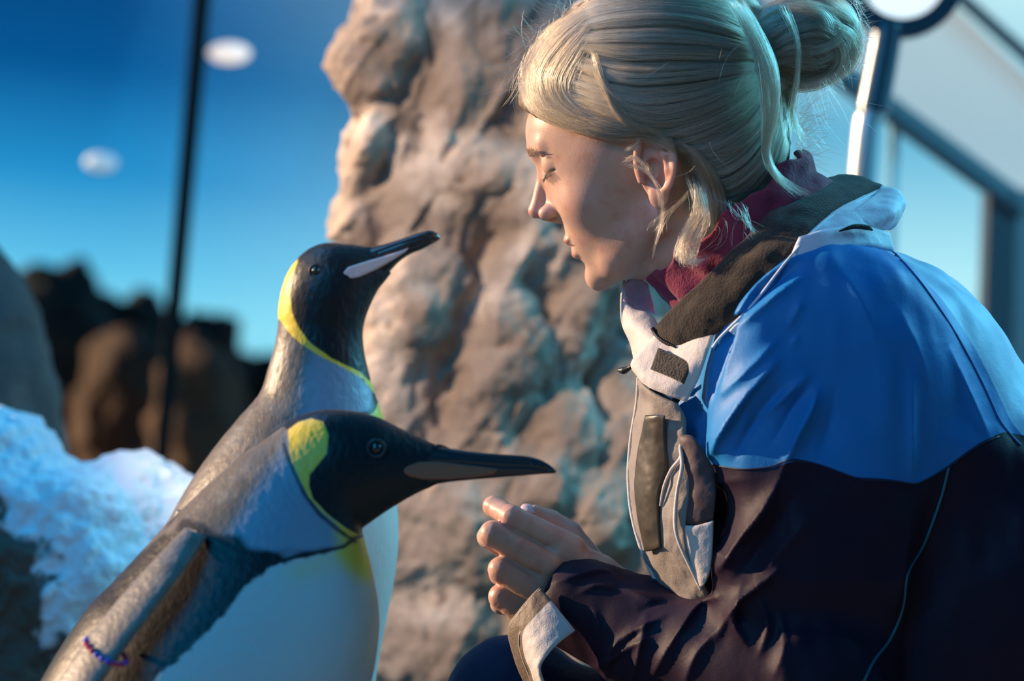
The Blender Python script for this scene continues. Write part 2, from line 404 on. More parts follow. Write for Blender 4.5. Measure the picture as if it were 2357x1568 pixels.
# ---- artificial rock cliff behind the pair
FR = Frame(2.95)
RL = [  # x, y, z, rx, ry, rz, angle   (pixel lumps of the cliff)
 (1090, 130, -80, 210, 330, 170, 8), (845, 135, 60, 78, 95, 90, 25), (905, 70, 30, 95, 110, 110, -10), (868, 205, 50, 42, 60, 70, 0),
 (845, 370, 30, 52, 120, 120, 10), (920, 300, -20, 90, 150, 120, 0), (830, 520, 40, 62, 70, 90, 0), (1000, 480, 10, 160, 140, 120, -25),
 (1120, 400, 40, 130, 90, 100, -30), (1050, 250, 20, 60, 180, 90, 22), (1300, 160, -60, 120, 330, 140, 0), (1250, 420, 30, 90, 180, 100, 30),
 (960, 700, 60, 130, 190, 150, 10), (1120, 640, -40, 110, 120, 70, 20), (1180, 620, 40, 60, 210, 100, 35), (1130, 900, 60, 110, 260, 120, 15),
 (920, 950, 40, 120, 240, 130, 0), (1330, 720, 10, 80, 260, 90, 30), (1260, 820, -30, 60, 200, 80, 10), (1290, 1010, 30, 100, 110, 100, 0),
 (1050, 1200, 70, 180, 200, 150, 0), (1230, 1130, 70, 110, 120, 110, -15), (1360, 1200, 50, 90, 110, 100, 15), (1440, 900, -90, 160, 400, 90, 0),
 (1480, 1250, -20, 110, 220, 100, 0), (1010, 1480, 60, 200, 180, 150, 0), (1250, 1480, 30, 170, 170, 120, 0), (1600, 700, -160, 220, 700, 120, 0),
 (1480, 300, -140, 200, 500, 120, 0), (1330, 560, 40, 50, 150, 80, 40), (1420, 1050, 0, 70, 130, 80, 30), (900, 1250, 40, 130, 260, 150, 0)]
RLu = [(FR.un(a, b, c), d, e, f, g) for a, b, c, d, e, f, g in RL]
def rock_f(P):
    Q = P+np.stack([14*vnoise(P, 70.), 14*vnoise(P+99, 70.), 14*vnoise(P+55, 70.)], 1)
    d = None
    for c, a, b, cc, g in RLu:
        e = ell(Q, c, (a, b, cc), rotz(g)); d = e if d is None else smin(d, e, 38)
    base = ell(P, FR.un(1200, 2200, -160), (520, 1500, 260)); d = smin(d, base, 60)
    d = smin(d, ell(P, FR.un(1240, -330, -120), (300, 400, 200)), 60)
    r = 1-np.abs(vnoise(P, 95.))
    D2 = np.stack([P[:, 0]*.82+P[:, 1]*.57, (P[:, 1]*.82-P[:, 0]*.57)*.38, P[:, 2]*.8], 1)
    rid = 1-np.abs(vnoise(D2, 62.))*2.2; rid2 = 1-np.abs(vnoise(D2+500, 30.))*2.2
    return d+10*fbm(P, 150., 2)-11*np.clip(rid, 0, 1)**2-5*np.clip(rid2, 0, 1)**2+3.5*fbm(P, 26., 3)+9*np.clip(r-.88, 0, 1)*7
m_rock = mat('warm_brown_rock', (.36,.28,.22), .85, noise=[(3.2, .42, .62, (.24,.18,.14)), (11, .5, .68, (.50,.41,.34)), (30, .6, .75, (.16,.12,.10))], bump=[(26, .7, .012), (90, .6, .005)])
sdf_obj('rock_cliff', rock_f, (640, -860, -420), (1950, 3300, 330), 11, FR, m_rock, label='tall knobbly brown artificial rock cliff behind the crouching person', cat='rock')

# ---- snow bank and the rocks at its ends
FS = Frame(2.75)
def snow_f(P):
    d = ell(P, FS.un(-60, 1560, -40), (380, 640, 230), rotz(0))
    d = smin(d, ell(P, FS.un(300, 1500, -90), (330, 460, 210)), 50)
    d = smin(d, ell(P, FS.un(130, 1330, 60), (200, 250, 130), rotz(20)), 50)
    d = smin(d, ell(P, FS.un(120, 2300, -60), (700, 900, 330)), 90)
    streak = vnoise(np.stack([P[:, 0]*.8+P[:, 1]*.6, (P[:, 1]*.8-P[:, 0]*.6)*.25, P[:, 2]], 1), 22.)
    return d+14*fbm(P, 80., 4)+5*streak+3*fbm(P, 16., 2)
def snow_at(V):
    dirt = psd(V, [(-900, 1150), (10, 1130), (60, 1180), (120, 1220), (160, 1310), (150, 1420), (200, 1520), (260, 1650), (500, 1900), (500, 4000), (-900, 4000)])
    return {'dirt': dirt+40*fbm(V, 30., 3)}
m_snow = mat('snow', (.83,.88,.93), .7, layers=[('dirt', -10, 30, (.10,.075,.055), (60, 14))], noise=(14, .55, .8, (.60,.70,.80)), bump=[(70, .7, .008), (220, .5, .003)])
sdf_obj('snow_bank', snow_f, (-420, 780, -420), (900, 3100, 420), 8.0, FS, m_snow, attrs=snow_at, label='bank of white snow behind the penguins, brown grit showing at its lower left', cat='snow')
FK = Frame(3.35)
def krock_f(P):
    d = ell(P, FK.un(-90, 900, 0), (220, 420, 230), rotz(-12)); d = smin(d, ell(P, FK.un(40, 1060, 0), (110, 260, 180), rotz(-14)), 40)
    d = smin(d, ell(P, FK.un(-60, 1900, 0), (360, 900, 260)), 60)
    for w_, r_ in (((-1.38, 3.12, .45), (440, 900, 620)), ((-1.27, 2.66, .35), (280, 850, 480))):  # unseen lumps added left of the frame to shade the snow
        d = smin(d, ell(P, FK.from_world([w_])[0], r_), 50)
    return d+10*fbm(P, 60., 4)
m_rock2 = mat('slate_rock', (.05,.05,.055), .9, noise=(12, .45, .7, (.10,.095,.095)), bump=[(40, .7, .012)])
sdf_obj('boulder', krock_f, (-1600, -520, -900), (460, 2800, 1500), 16, FK, m_rock2, label='dark grey rounded boulder rising above the snow at the left edge, with an added unseen part shading the snow', cat='rock')

# ---- glazed wall behind: mullion, panes
FG = Frame(5.4)
m_frame = mat('dark_window_frame', (.008,.016,.02), .9, spec=.1)
gw = empty('window_1', FG.world(FG.un(380, 1500, 0))[0], 'tall glass wall with a dark upright post at the left', 'window'); gw['kind'] = 'structure'; del gw['label']; del gw['category']
obox('mullion', FG, (470, -60, 0), (322, 1620, 0), 36, 44, m_frame, gw)
def pane(name, pts, fr, mtl, parent, t=6, **k):
    A = np.array([fr.un(*p) for p in pts]); B = A-np.array((0, 0, t)); n = len(A)
    F = [tuple(range(n)), tuple(range(n, 2*n))[::-1]]+[(i, n+i, n+(i+1) % n, (i+1) % n) for i in range(n)]
    return finish(name, fr.world(np.vstack([A, B])), F, mtl, parent, smooth=False, **k)
m_glass = glass_mat('clear_blue_glass', (.97, .99, 1.0), .004)
pane('pane', [(-520, -60, 0), (452, -60, 0), (304, 1620, 0), (-660, 1620, 0)], FG, m_glass, gw)
pane('pane', [(488, -60, 0), (1350, -60, 0), (1240, 1620, 0), (340, 1620, 0)], FG, m_glass, gw)
obox('bottom_rail', FG, (-660, 1640, 0), (1240, 1640, 0), 50, 44, m_frame, gw)
# glowing ovals added on the glass in place of reflected lights
m_glow = mat('reflection_glow', (.9,.85,.8), .5, emit=((1, .84, .74), .85)); m_glow2 = mat('dim_reflection_glow', (.7,.8,.9), .5, emit=((.40, .60, .78), .5))
def oval_glow(px, py, w, h, mt, label):
    e = empty('glass_reflection', FG.world(FG.un(px, py, 0))[0], label, 'lamp')
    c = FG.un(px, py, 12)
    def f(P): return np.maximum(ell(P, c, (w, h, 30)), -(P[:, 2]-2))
    sdf_obj('reflection_dome', f, c-(w+20, h+20, 40), c+(w+20, h+20, 40), 4, FG, mt, e)
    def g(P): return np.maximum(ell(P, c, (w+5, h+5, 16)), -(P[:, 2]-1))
    sdf_obj('reflection_rim', lambda P: np.maximum(g(P), P[:, 2]-9), c-(w+20, h+20, 40), c+(w+20, h+20, 40), 4, FG, m_glow_rim, e)
m_glow_rim = mat('pale_blue_reflection_rim', (.25,.45,.6), .5)
oval_glow(528, 122, 48, 24, m_glow, 'bright oval light reflection built as a glow on the glass right of the dark post')
oval_glow(233, 374, 38, 22, m_glow2, 'dimmer bluish oval light reflection built as a glow on the glass left of the dark post')

# ---- bushes and brown mounds beyond the glass
FT = Frame(9.5)
m_bush = mat('dark_foliage', (.010,.020,.018), .9, noise=(3, .4, .6, (.02,.035,.03)), bump=[(12, 1, .05)])
m_mound = mat('rust_brown_earth', (.11,.06,.03), .9, noise=(1.5, .4, .65, (.06,.035,.02)), bump=[(8, 1, .05)])
def bush(px, top, rx, ry, label, name='bush', mt=m_bush, z=0, cat='bush'):
    c = FT.un(px, top+ry, z)
    lumps = [(FT.un(px+rx*.75*math.sin(i*2.4+px), top+ry+ry*.7*math.cos(i*1.7+px), z+math.cos(i)*60), rx*.38, ry*.36, 80) for i in range(9)]
    bt = FT.un(px, 1700, z)
    def f(P):
        d = ell(P, c, (rx, ry, 150))
        for l, a, b, q in lumps: d = smin(d, ell(P, l, (a, b, q)), 25)
        d = smin(d, cap(P, c, bt, rx*.7), 40)
        return d+16*fbm(P, 50., 3)
    sdf_obj(name, f, (c[0]-rx*1.6, c[1]-ry*1.7, z-300), (c[0]+rx*1.6, 1780, z+300), 14, FT, mt, label=label, cat=cat)
bush(90, 610, 150, 260, 'dark bush beyond the glass, just right of the grey boulder', z=0)
bush(265, 665, 150, 250, 'dark bush beyond the glass, left of the dark post', z=-520)
bush(470, 715, 100, 220, 'low dark bush beyond the glass, right of the dark post')
bush(660, 790, 160, 230, 'dark bush beyond the glass, behind the rear penguin neck', z=-520)
bush(300, 770, 105, 190, 'rust brown earth mound beyond the glass, left of the post', 'earth_mound', m_mound, 420, 'mound')
bush(455, 810, 85, 200, 'smaller brown earth mound beyond the glass, right of the post', 'earth_mound', m_mound, 900, 'mound')

# ---- gabled glazed front at the right
FB = Frame(4.6)
def _frost(t, b):
    tl = N(t, 'ShaderNodeBsdfTranslucent'); tl.inputs[0].default_value = (.95, .97, .97, 1); tp = N(t, 'ShaderNodeBsdfTransparent'); tp.inputs[0].default_value = (.95, .97, .97, 1)
    m1 = N(t, 'ShaderNodeMixShader'); m1.inputs[0].default_value = .6; m2 = N(t, 'ShaderNodeMixShader'); m2.inputs[0].default_value = .5
    o = [n for n in t.nodes if n.type == 'OUTPUT_MATERIAL'][0]
    t.links.new(b.outputs[0], m1.inputs[1]); t.links.new(tl.outputs[0], m1.inputs[2]); t.links.new(m1.outputs[0], m2.inputs[1]); t.links.new(tp.outputs[0], m2.inputs[2]); t.links.new(m2.outputs[0], o.inputs[0])
m_white = mat('frosted_white_panel', (.92,.95,.95), .55, bump=[(30, .1, .002)], extra=_frost)
m_grey = mat('grey_aluminium', (.22,.28,.32), .4, metal=.3)
m_greyd = mat('dark_grey_aluminium', (.07,.10,.13), .4, metal=.3)
w2 = bpy.data.objects.new('window_2', None); sc.collection.objects.link(w2); w2.location = FB.world(FB.un(2250, 1700, 0))[0]; w2['kind'] = 'structure'
pane('fascia_panel', [(1700, -180, 0), (2120, -60, 0), (2440, 250, 0), (2700, 500, 0), (2700, 760, 0), (2356, 470, 0), (2040, 218, 0), (1700, -40, 0)], FB, m_white, w2, t=12)
obox('rake_rail', FB, (1700, -20, 18), (2372, 478, 18), 34, 30, m_grey, w2)
obox('rake_rail', FB, (1700, 22, 30), (2350, 492, 30), 22, 50, m_greyd, w2)
obox('roof_edge', FB, (2060, -140, 16), (2560, 305, 16), 22, 50, m_greyd, w2)
obox('upright_post', FB, (2300, 450, 12), (2262, 1700, 12), 74, 60, m_greyd, w2)
obox('upright_post', FB, (2374, 440, 16), (2340, 1700, 16), 80, 40, m_grey, w2)
obox('upright_post', FB, (2058, 240, 4), (2020, 1700, 4), 22, 24, mat('pale_blue_trim', (.3,.6,.72), .5), w2)
pane('pane', [(1700, 0, -8), (2040, 250, -8), (2290, 440, -8), (2262, 1700, -8), (1660, 1700, -8)], FB, m_glass, w2)

# ---- round viewer lamp on its post
FL = Frame(3.4)
pl = empty('post_lamp', FL.world(FL.un(1900, 1500, 0))[0], 'round white lamp in a dark ring on an upright post behind the hair bun', 'lamp')
cr_ = FL.un(2075, -55, 0)
m_ring = mat('dark_blue_metal', (.05,.085,.12), .35, metal=.4, coat=.3)
def ring_f(P):
    Q = P-cr_.astype(np.float32); r = np.sqrt(Q[:, 0]**2+Q[:, 1]**2)
    return np.maximum(np.abs(r-122)-18, np.abs(Q[:, 2])-22)-4
sdf_obj('ring', ring_f, cr_-(165, 165, 50), cr_+(165, 165, 50), 4, FL, m_ring, pl)
def disc_f(P):
    Q = P-cr_.astype(np.float32); r = np.sqrt(Q[:, 0]**2+Q[:, 1]**2)
    return smax(r-108, np.abs(Q[:, 2])-14, 10)
sdf_obj('glowing_disc', disc_f, cr_-(140, 140, 40), cr_+(140, 140, 40), 5, FL, mat('lamp_white', (.9,.95,.93), .5, emit=((.92, 1, .97), .9)), pl)
tube('sleeve', [(2044, 55, 0), (2034, 120, 0), (2008, 258, 0)], [36, 36, 38], FL, m_ring, pl, m=32)
tube('pole', [(2009, 250, 0), (1985, 420, 0), (1900, 1560, 0), (1800, 2600, 0)], [34, 34, 34, 34], FL, mat('brushed_pale_metal', (.55,.62,.66), .3, metal=.6), pl, m=32)
# ============================================================ penguins
feather_dir = ((1.0, 1.0, .22), (0, math.radians(40), 0))
def peng_extra(t, b):
    pass
m_peng = mat('penguin_plumage', (.14,.115,.09), .42, layers=[
    ('neck', 0, 60, (.24,.32,.42), (30, 25)),
    ('flank', 0, 26, (.010,.010,.012), (60, 10)),
    ('belly', -5, 8, (.62,.64,.62), (90, 7)),
    ('gold', 0, 1, (.80,.62,.05), None),
    ('rimline', -5, 5, (.010,.012,.014), (90, 2)),
    ('hood', -2.5, 2.5, (.010,.011,.013), None),
    ('patch', -2.5, 2.5, (.90,.62,.06), (200, 1.5)),
  ], noise=(60, .45, .7, (.21,.19,.17)), bump=[(190, .4, .0013, ((1, 1, .45), (0, .7, 0))), (520, .45, .0007, ((1, 1, .35), (0, .7, 0)))], sheen=.05, spec=.4)
m_beak = mat('dark_horn_beak', (.035,.033,.035), .28, layers=[('plate', -3, 3, (.55,.34,.30), None)], bump=[(110, .5, .0012, ((.3, 1, 1), (0, .2, 0)))], coat=.4)
m_beak1 = mat('dark_horn_beak_pale_plate', (.035,.033,.03), .25, layers=[('plate', -2, 2, (.78,.56,.55), None)], bump=[(110, .6, .0014, ((.3, 1, 1), (0, .3, 0)))], coat=.5)
m_eye = mat('dark_wet_eye', (.006,.005,.005), .06, coat=1)
m_lid = mat('eye_ring_skin', (.035,.04,.045), .5)
m_claw = mat('black_scaly_foot', (.02,.018,.017), .6, bump=[(150, .8, .003)])
m_flip = mat('flipper_plumage', (.16,.14,.12), .45, noise=(50, .4, .7, (.24,.21,.18)), bump=[(260, .6, .0015)], sheen=.2)

def base_at(fr, px, py, z=0):
    """ground point under a body"""
    w = fr.world([fr.un(px, py, z)])[0]; return np.array((w[0], w[1], 0.0))
def ground_py(fr, x):
    """local y where z world = 0 at local x"""
    z0 = fr.world([(x, 0, 0)])[0][2]; z1 = fr.world([(x, 1000, 0)])[0][2]
    return 1000*z0/(z0-z1)
def foot(fr, x, z, parent):
    gy = ground_py(fr, x)-6
    e = bpy.data.objects.new('foot', None)
    def f(P):
        d = cap(P, (x-30, gy-170, z), (x-10, gy-30, z), 62, 40)
        for k in (-1, 0, 1):
            d = smin(d, chain(P, [(x-20, gy-34, z), (x+90, gy-36, z+k*42), (x+175, gy-14, z+k*66)], [34, 27, 15], 10), 14)
        d = smin(d, ell(P, (x+50, gy-16, z), (110, 12, 62)), 10)
        return smax(d, P[:, 1]-gy, 4)
    o = sdf_obj('foot', f, (x-130, gy-240, z-130), (x+240, gy+20, z+130), 9, fr, m_claw, parent)
    for k in (-1, 0, 1):
        tube('claw', [(x+165, gy-18, z+k*66), (x+200, gy-20, z+k*70), (x+222, gy-4, z+k*72)], [12, 9, 2], fr, m_claw, o, unproj=False, n=10)
def feather_disp(V):
    return np.stack([0.5*vnoise(V*np.array((1, .5, 1)), 7.), 0.5*vnoise(V+50, 7.), 0.6*vnoise(V*np.array((1, .6, 1))+9, 8.)], 1)

# ---------- rear penguin
F1 = Frame(2.32)
k1 = lambda px, py: tuple(F1.un(px, py)[:2])
p1 = empty('penguin', base_at(F1, 430, 2600), 'rear penguin standing tall with its beak raised and pale beak plate', 'penguin', 'two king-sized penguins facing the person')
st = [(872,569,900,630,16), (840,567,888,645,34), (800,562,870,668,52), (745,560,856,695,68), (703,579,845,722,77), (670,615,838,745,80), (650,660,835,768,79), (641,710,836,790,78),
      (640,750,839,815,80), (632,798,846,845,84), (617,850,855,880,93), (598,905,866,915,106), (550,962,880,955,124), (502,1020,892,1005,145), (450,1092,904,1078,170), (398,1180,914,1160,195),
      (350,1280,917,1245,215), (312,1400,908,1330,232), (287,1520,890,1425,245), (272,1650,872,1520,252), (262,1800,855,1640,252), (262,2000,830,1850,245), (285,2300,780,2200,225), (325,2560,720,2500,185), (380,2720,640,2700,110), (440,2770,580,2765,30)]
hood1 = [(690,520),(684,606),(672,640),(669,680),(675,720),(690,755),(720,793),(770,828),(830,858),(850,880),(858,874),(850,840),(1100,640),(1100,500)]
cres1 = [(688,598),(640,640),(600,740),(646,735),(672,768),(700,792),(740,818),(800,848),(838,872),(862,905),(880,905),(858,860),(840,830)]
chest1 = [(846,868),(862,900),(863,935),(856,950),(862,1000),(900,1060),(990,1090),(960,960),(890,850),(855,835)]
belly1 = [(862,880),(866,900),(867,935),(850,953),(800,960),(720,975),(690,1040),(640,1200),(600,1400),(590,1700),(560,2000),(520,2800),(1500,2800),(1500,880),(900,860)]
def at1(V):
    hood = psd(V, hood1); c = psd(V, cres1); be = psd(V, crc(np.array(belly1, float), 90))
    return {'hood': np.where(V[:, 0] > 1000, 5, hood), 'patch': np.minimum(c, 3-hood), 'belly': be, 'rimline': np.where(be < 2, 7-np.abs(be+2), -9),
            'flank': np.where(be < 0, be+np.clip((V[:, 1]-900)*.12, 8, 60), 30)*np.clip((V[:, 1]-880)/60, 0, 1),
            'gold': np.clip(np.clip(psd(V, chest1)/20, 0, 1)*np.clip((1080-V[:, 1])/160, 0, 1)+.45*np.clip(psd(V, chest1)/20+2.5, 0, 1)*np.clip((1110-V[:, 1])/160, 0, 1)*(be > 0), 0, 1),
            'neck': np.minimum((V[:, 0]-(690-(V[:, 1]-800)*.12))*1.0, (1250-V[:, 1])*.4)}
loft_obj('body', [(*k1(a, b), *k1(c, d), h) for a, b, c, d, h in st], F1, m_peng, p1, n=520, m=200, attrs=at1, disp=feather_disp)
bk = [(838,572,862,655,34), (868,566,896,626,31), (905,556,920,602,25), (940,544,945,585,20), (968,535,970,575,16.5), (990,531,990,564,13.5), (1004,536,1003,557,9), (1011,543,1011,552,4), (1013,547,1013,550,1)]
plate1 = [(786,640),(790,628),(806,615),(850,600),(890,588),(925,576),(948,566),(935,582),(905,602),(865,625),(830,642),(800,650)]
def beak_disp1(V):
    d = pld(V, [k1(*q) for q in [(850,600),(890,587),(935,571),(975,556),(1000,552)]]); r = pld(V, [k1(*q) for q in [(870,582),(920,563),(970,548),(990,546)]])
    s = -3.4*np.exp(-(d/3.2)**2)-2.6*np.exp(-(r/3.)**2)
    zz = V[:, 2]; return np.stack([0*zz, 0*zz, np.sign(zz)*s], 1)
loft_obj('beak', [(*k1(a, b), *k1(c, d), h) for a, b, c, d, h in bk], F1, m_beak1, p1, n=160, m=90, attrs=lambda V: {'plate': 0*V[:, 0]-9}, disp=beak_disp1)
# raised fleshy plate on the lower bill
def plate_strip(name, outl, fr, m, parent, zf, k):
    def f(P):
        d = -psd(P, outl); z = zf(P)
        return smax(d+1.5, np.abs(P[:, 2])-z-3.0, 7)
    o = np.array(outl); lo = (o[:, 0].min()-6, o[:, 1].min()-6, -100); hi = (o[:, 0].max()+6, o[:, 1].max()+6, 100)
    return sdf_obj(name, f, lo, hi, 1.3, fr, m, parent, label=k)
po1 = [k1(*q) for q in plate1]
m_pl1 = mat('pale_pink_plate', (.80,.62,.60), .3, coat=.3)
plate_strip('beak_plate', po1, F1, m_pl1, p1, lambda P: np.interp(P[:, 0], [k1(780,640)[0], k1(820,625)[0], k1(860,610)[0], k1(900,595)[0], k1(950,570)[0]], [70, 63, 47, 33, 19]), 'pale pink beak plate')
def eye(fr, px, py, z, r, parent, ring=True):
    for sgn in (1, -1):
        c = fr.un(px, py, z*sgn) if sgn == 1 else np.array((*fr.un(px, py, z)[:2], -z))
        sdf_obj('eye', lambda P: sph(P, c, r), c-r*1.4, c+r*1.4, r/5, fr, m_eye, parent)
        if ring:
            def f(P):
                Q = P-c.astype(np.float32); rr = np.sqrt(Q[:, 0]**2+Q[:, 1]**2)
                return np.sqrt((rr-r*1.45)**2+(Q[:, 2]-sgn*r*.1)**2)-r*.28
            sdf_obj('eye_ring', f, c-r*2, c+r*2, r/6, fr, m_lid, parent)
eye(F1, 727, 624, 68, 10, p1)
def flipper(fr, st, parent, m=m_flip, **k):
    return loft_obj('flipper', st, fr, m, parent, n=120, m=40, disp=lambda V: feather_disp(V)*1.3, **k)
flipper(F1, [(*k1(430,1160), *k1(520,1190), 30, 170), (*k1(390,1300), *k1(500,1330), 36, 214), (*k1(340,1600), *k1(450,1600), 30, 258), (*k1(310,1900), *k1(400,1900), 22, 285), (*k1(320,2180), *k1(360,2170), 10, 290)], p1)
flipper(F1, [(*k1(430,1160), *k1(520,1190), 30, -170), (*k1(390,1300), *k1(500,1330), 36, -214), (*k1(340,1600), *k1(450,1600), 30, -258), (*k1(310,1900), *k1(400,1900), 22, -285), (*k1(320,2180), *k1(360,2170), 10, -290)], p1)
foot(F1, 470, 105, p1); foot(F1, 470, -105, p1)
def tail(fr, a, b, parent): 
    loft_obj('tail', [(a[0]-40, a[1], a[0]+60, a[1]+30, 60), ((a[0]+b[0])/2-30, (a[1]+b[1])/2, (a[0]+b[0])/2+25, (a[1]+b[1])/2+10, 46), (b[0]-6, b[1], b[0]+8, b[1]+3, 12)], fr, m_claw, parent, n=30, m=24)
gy1 = ground_py(F1, 200)
tail(F1, (340, 2560), (210, gy1-30), p1)

# ---------- front penguin
F2 = Frame(1.95)
k2 = lambda px, py: tuple(F2.un(px, py)[:2])
p2 = empty('penguin', base_at(F2, 200, 2700), 'front penguin leaning forward with a long dark bill and yellow ear patch', 'penguin', 'two king-sized penguins facing the person')
st = [(1045,1036,1020,1110,14), (1015,1028,990,1122,26), (980,1014,950,1141,44), (925,988,893,1175,66), (868,960,848,1206,84), (800,945,834,1217,94), (742,944,834,1228,100), (692,957,838,1244,104),
      (650,983,843,1262,110), (600,1018,849,1285,120), (555,1048,855,1310,132), (500,1096,863,1345,150), (440,1152,870,1388,172), (393,1197,873,1432,195), (330,1265,870,1480,222), (260,1340,862,1535,248),
      (208,1392,850,1590,268), (150,1475,833,1670,288), (98,1562,812,1770,300), (20,1710,775,1900,308), (-70,1900,715,2100,300), (-140,2150,640,2350,270), (-165,2400,545,2600,225), (-150,2620,440,2800,165), (-60,2800,300,2900,90), (60,2880,200,2910,25)]
hood2 = [(640,930),(640,972),(668,990),(690,972),(720,963),(748,970),(761,998),(758,1040),(737,1065),(721,1085),(719,1110),(728,1140),(760,1175),(800,1207),(828,1226),(870,1228),(1150,1180),(1400,900),(700,900)]
pat2 = [(668,988),(690,971),(720,962),(748,969),(762,998),(759,1040),(738,1066),(722,1086),(720,1110),(729,1140),(762,1176),(800,1208),(826,1228),(812,1228),(780,1196),(748,1168),(722,1138),(700,1098),(680,1058),(672,1028)]
bel2 = [(824,1234),(800,1252),(740,1263),(690,1272),(640,1286),(590,1322),(540,1388),(470,1458),(400,1518),(330,1590),(200,1760),(80,2000),(0,2300),(0,3000),(1500,3000),(1500,1234)]
line2 = [(660,1020),(672,1050),(690,1088),(712,1132),(745,1175),(790,1215),(822,1240)]
ch2 = [(800,1225),(835,1215),(920,1235),(930,1400),(840,1330),(760,1290),(790,1260)]
def at2(V):
    hood = psd(V, hood2); be = psd(V, bel2)
    wd = np.interp(V[:, 0], [100, 300, 420, 560, 680, 820], [270, 255, 220, 105, 22, 6])
    return {'hood': hood, 'patch': np.minimum(psd(V, pat2), 2.5-hood), 'belly': be+6*vnoise(V, 12.), 'rimline': np.maximum(4-pld(V, line2), np.where(be < 3, 5-np.abs(be+2), -9)),
            'flank': (be+wd)*(be < 12)+np.where(be >= 12, 20, 0)+18*vnoise(V, 40.),
            'gold': np.clip(np.clip(1-pld(V, [(835,1220),(856,1275)])/75, 0, 1)*1.2+.35*np.clip(1-pld(V, [(838,1240),(740,1285),(700,1300)])/60, 0, 1)*(be > 3)+.35*np.clip(1-pld(V, [(850,1240),(872,1400),(870,1500)])/90, 0, 1), 0, 1),
            'neck': np.minimum((V[:, 0]-(648-(V[:, 1]-1000)*.62)), (1500-V[:, 1])*.5)}
loft_obj('body', [(*k2(a, b), *k2(c, d), h) for a, b, c, d, h in st], F2, m_peng, p2, n=560, m=220, attrs=at2, disp=feather_disp)
bk = [(975,1022,945,1130,42), (1020,1030,1010,1114,30), (1060,1036,1060,1107,24), (1110,1042,1110,1103,20), (1160,1046,1160,1099,17), (1205,1049,1205,1095,14.5), (1240,1057,1240,1092,11.5), (1262,1068,1262,1091,8), (1276,1079,1276,1090,4.5), (1281,1084,1281,1087,1)]
def beak_disp2(V):
    d = pld(V, [k2(*q) for q in [(930,1072),(1000,1062),(1080,1066),(1150,1072),(1220,1074),(1262,1082)]]); r = pld(V, [k2(*q) for q in [(990,1040),(1070,1052),(1150,1060),(1220,1066)]])
    s = -2.8*np.exp(-(d/3.)**2)-1.8*np.exp(-(r/3.)**2)
    zz = V[:, 2]; return np.stack([0*zz, 0*zz, np.sign(zz)*s], 1)
loft_obj('beak', [(*k2(a, b), *k2(c, d), h) for a, b, c, d, h in bk], F2, m_beak, p2, n=180, m=90, attrs=lambda V: {'plate': 0*V[:, 0]-9}, disp=beak_disp2)
plate2 = [(930,1078),(940,1068),(965,1060),(1010,1060),(1080,1068),(1150,1076),(1140,1092),(1090,1100),(1030,1104),(975,1103),(945,1096),(932,1088)]
m_pl2 = mat('dull_orange_plate', (.36,.13,.07), .35, coat=.2)
plate_strip('beak_plate', [k2(*q) for q in plate2], F2, m_pl2, p2, lambda P: np.interp(P[:, 0], [k2(930,1080)[0], k2(970,1080)[0], k2(1010,1080)[0], k2(1060,1085)[0], k2(1110,1085)[0], k2(1150,1085)[0]], [59, 45, 31.5, 24, 20, 16.5]), 'dull orange beak plate')
eye(F2, 866, 1032, 76, 13, p2)
tube('loose_feather', [(1005,1025,14), (1020,1027,14), (1036,1034,12)], [3, 2.2, .6], F2, m_claw, p2, n=12)
def fstation(a, b, hw, z): u = F2.un(a[0], a[1], z); v = F2.un(b[0], b[1], z); return (u[0], u[1], v[0], v[1], hw, z)
def fdisp(V):
    q = V[:, 0]*.8+V[:, 1]*.6; s_ = V[:, 1]; c0 = np.interp(s_, fcy, fcq); o = feather_disp(V)*1.3; o[:, 2] += .75*(q-c0)*np.clip((s_-1190)/120, 0, 1); return o
FST = [fstation(*q) for q in [((425,1215),(478,1236),26,160), ((352,1290),(424,1316),30,215), ((270,1380),(352,1412),30,252), ((190,1480),(278,1512),28,282), ((120,1590),(205,1626),26,306), ((20,1800),(95,1830),22,335), ((-60,2050),(-20,2060),10,345)]]
fcy = [(q[1]+q[3])/2 for q in FST]; fcq = [(q[0]+q[2])/2*.8+(q[1]+q[3])/2*.6 for q in FST]
fl = loft_obj('flipper', FST, F2, m_flip, p2, n=120, m=40, disp=fdisp)
flipper(F2, [(*k2(425,1215), *k2(478,1236), 26, -165), (*k2(352,1290), *k2(424,1316), 34, -222), (*k2(270,1380), *k2(352,1412), 36, -262), (*k2(120,1590), *k2(205,1626), 30, -318), (*k2(20,1800), *k2(95,1830), 24, -345), (*k2(-60,2050), *k2(-20,2060), 10, -350)], p2)
# coloured identification bead band round the near flipper
def band(cols, lab):
    a = F2.un(208, 1470, 245.); b = F2.un(280, 1528, 322.); c = (a+b)/2; ax = (b-a)/2; nz = np.array((-20, 0, 36.0))
    n = 22
    for i in range(n):
        th = 2*math.pi*i/n; q = c+ax*1.05*math.cos(th)+nz*math.sin(th)
        sdf_obj('band_bead', lambda P: sph(P, q, 6.5), q-10, q+10, 2.5, F2, cols[0] if (i//3) % 2 == 0 else cols[1], fl)
band((mat('magenta_plastic', (.55,.02,.12), .35), mat('blue_plastic', (.03,.05,.55), .35)), '')
foot(F2, 120, 125, p2); foot(F2, 120, -125, p2)
tail(F2, (-130, 2620), (-300, ground_py(F2, -300)-30), p2)
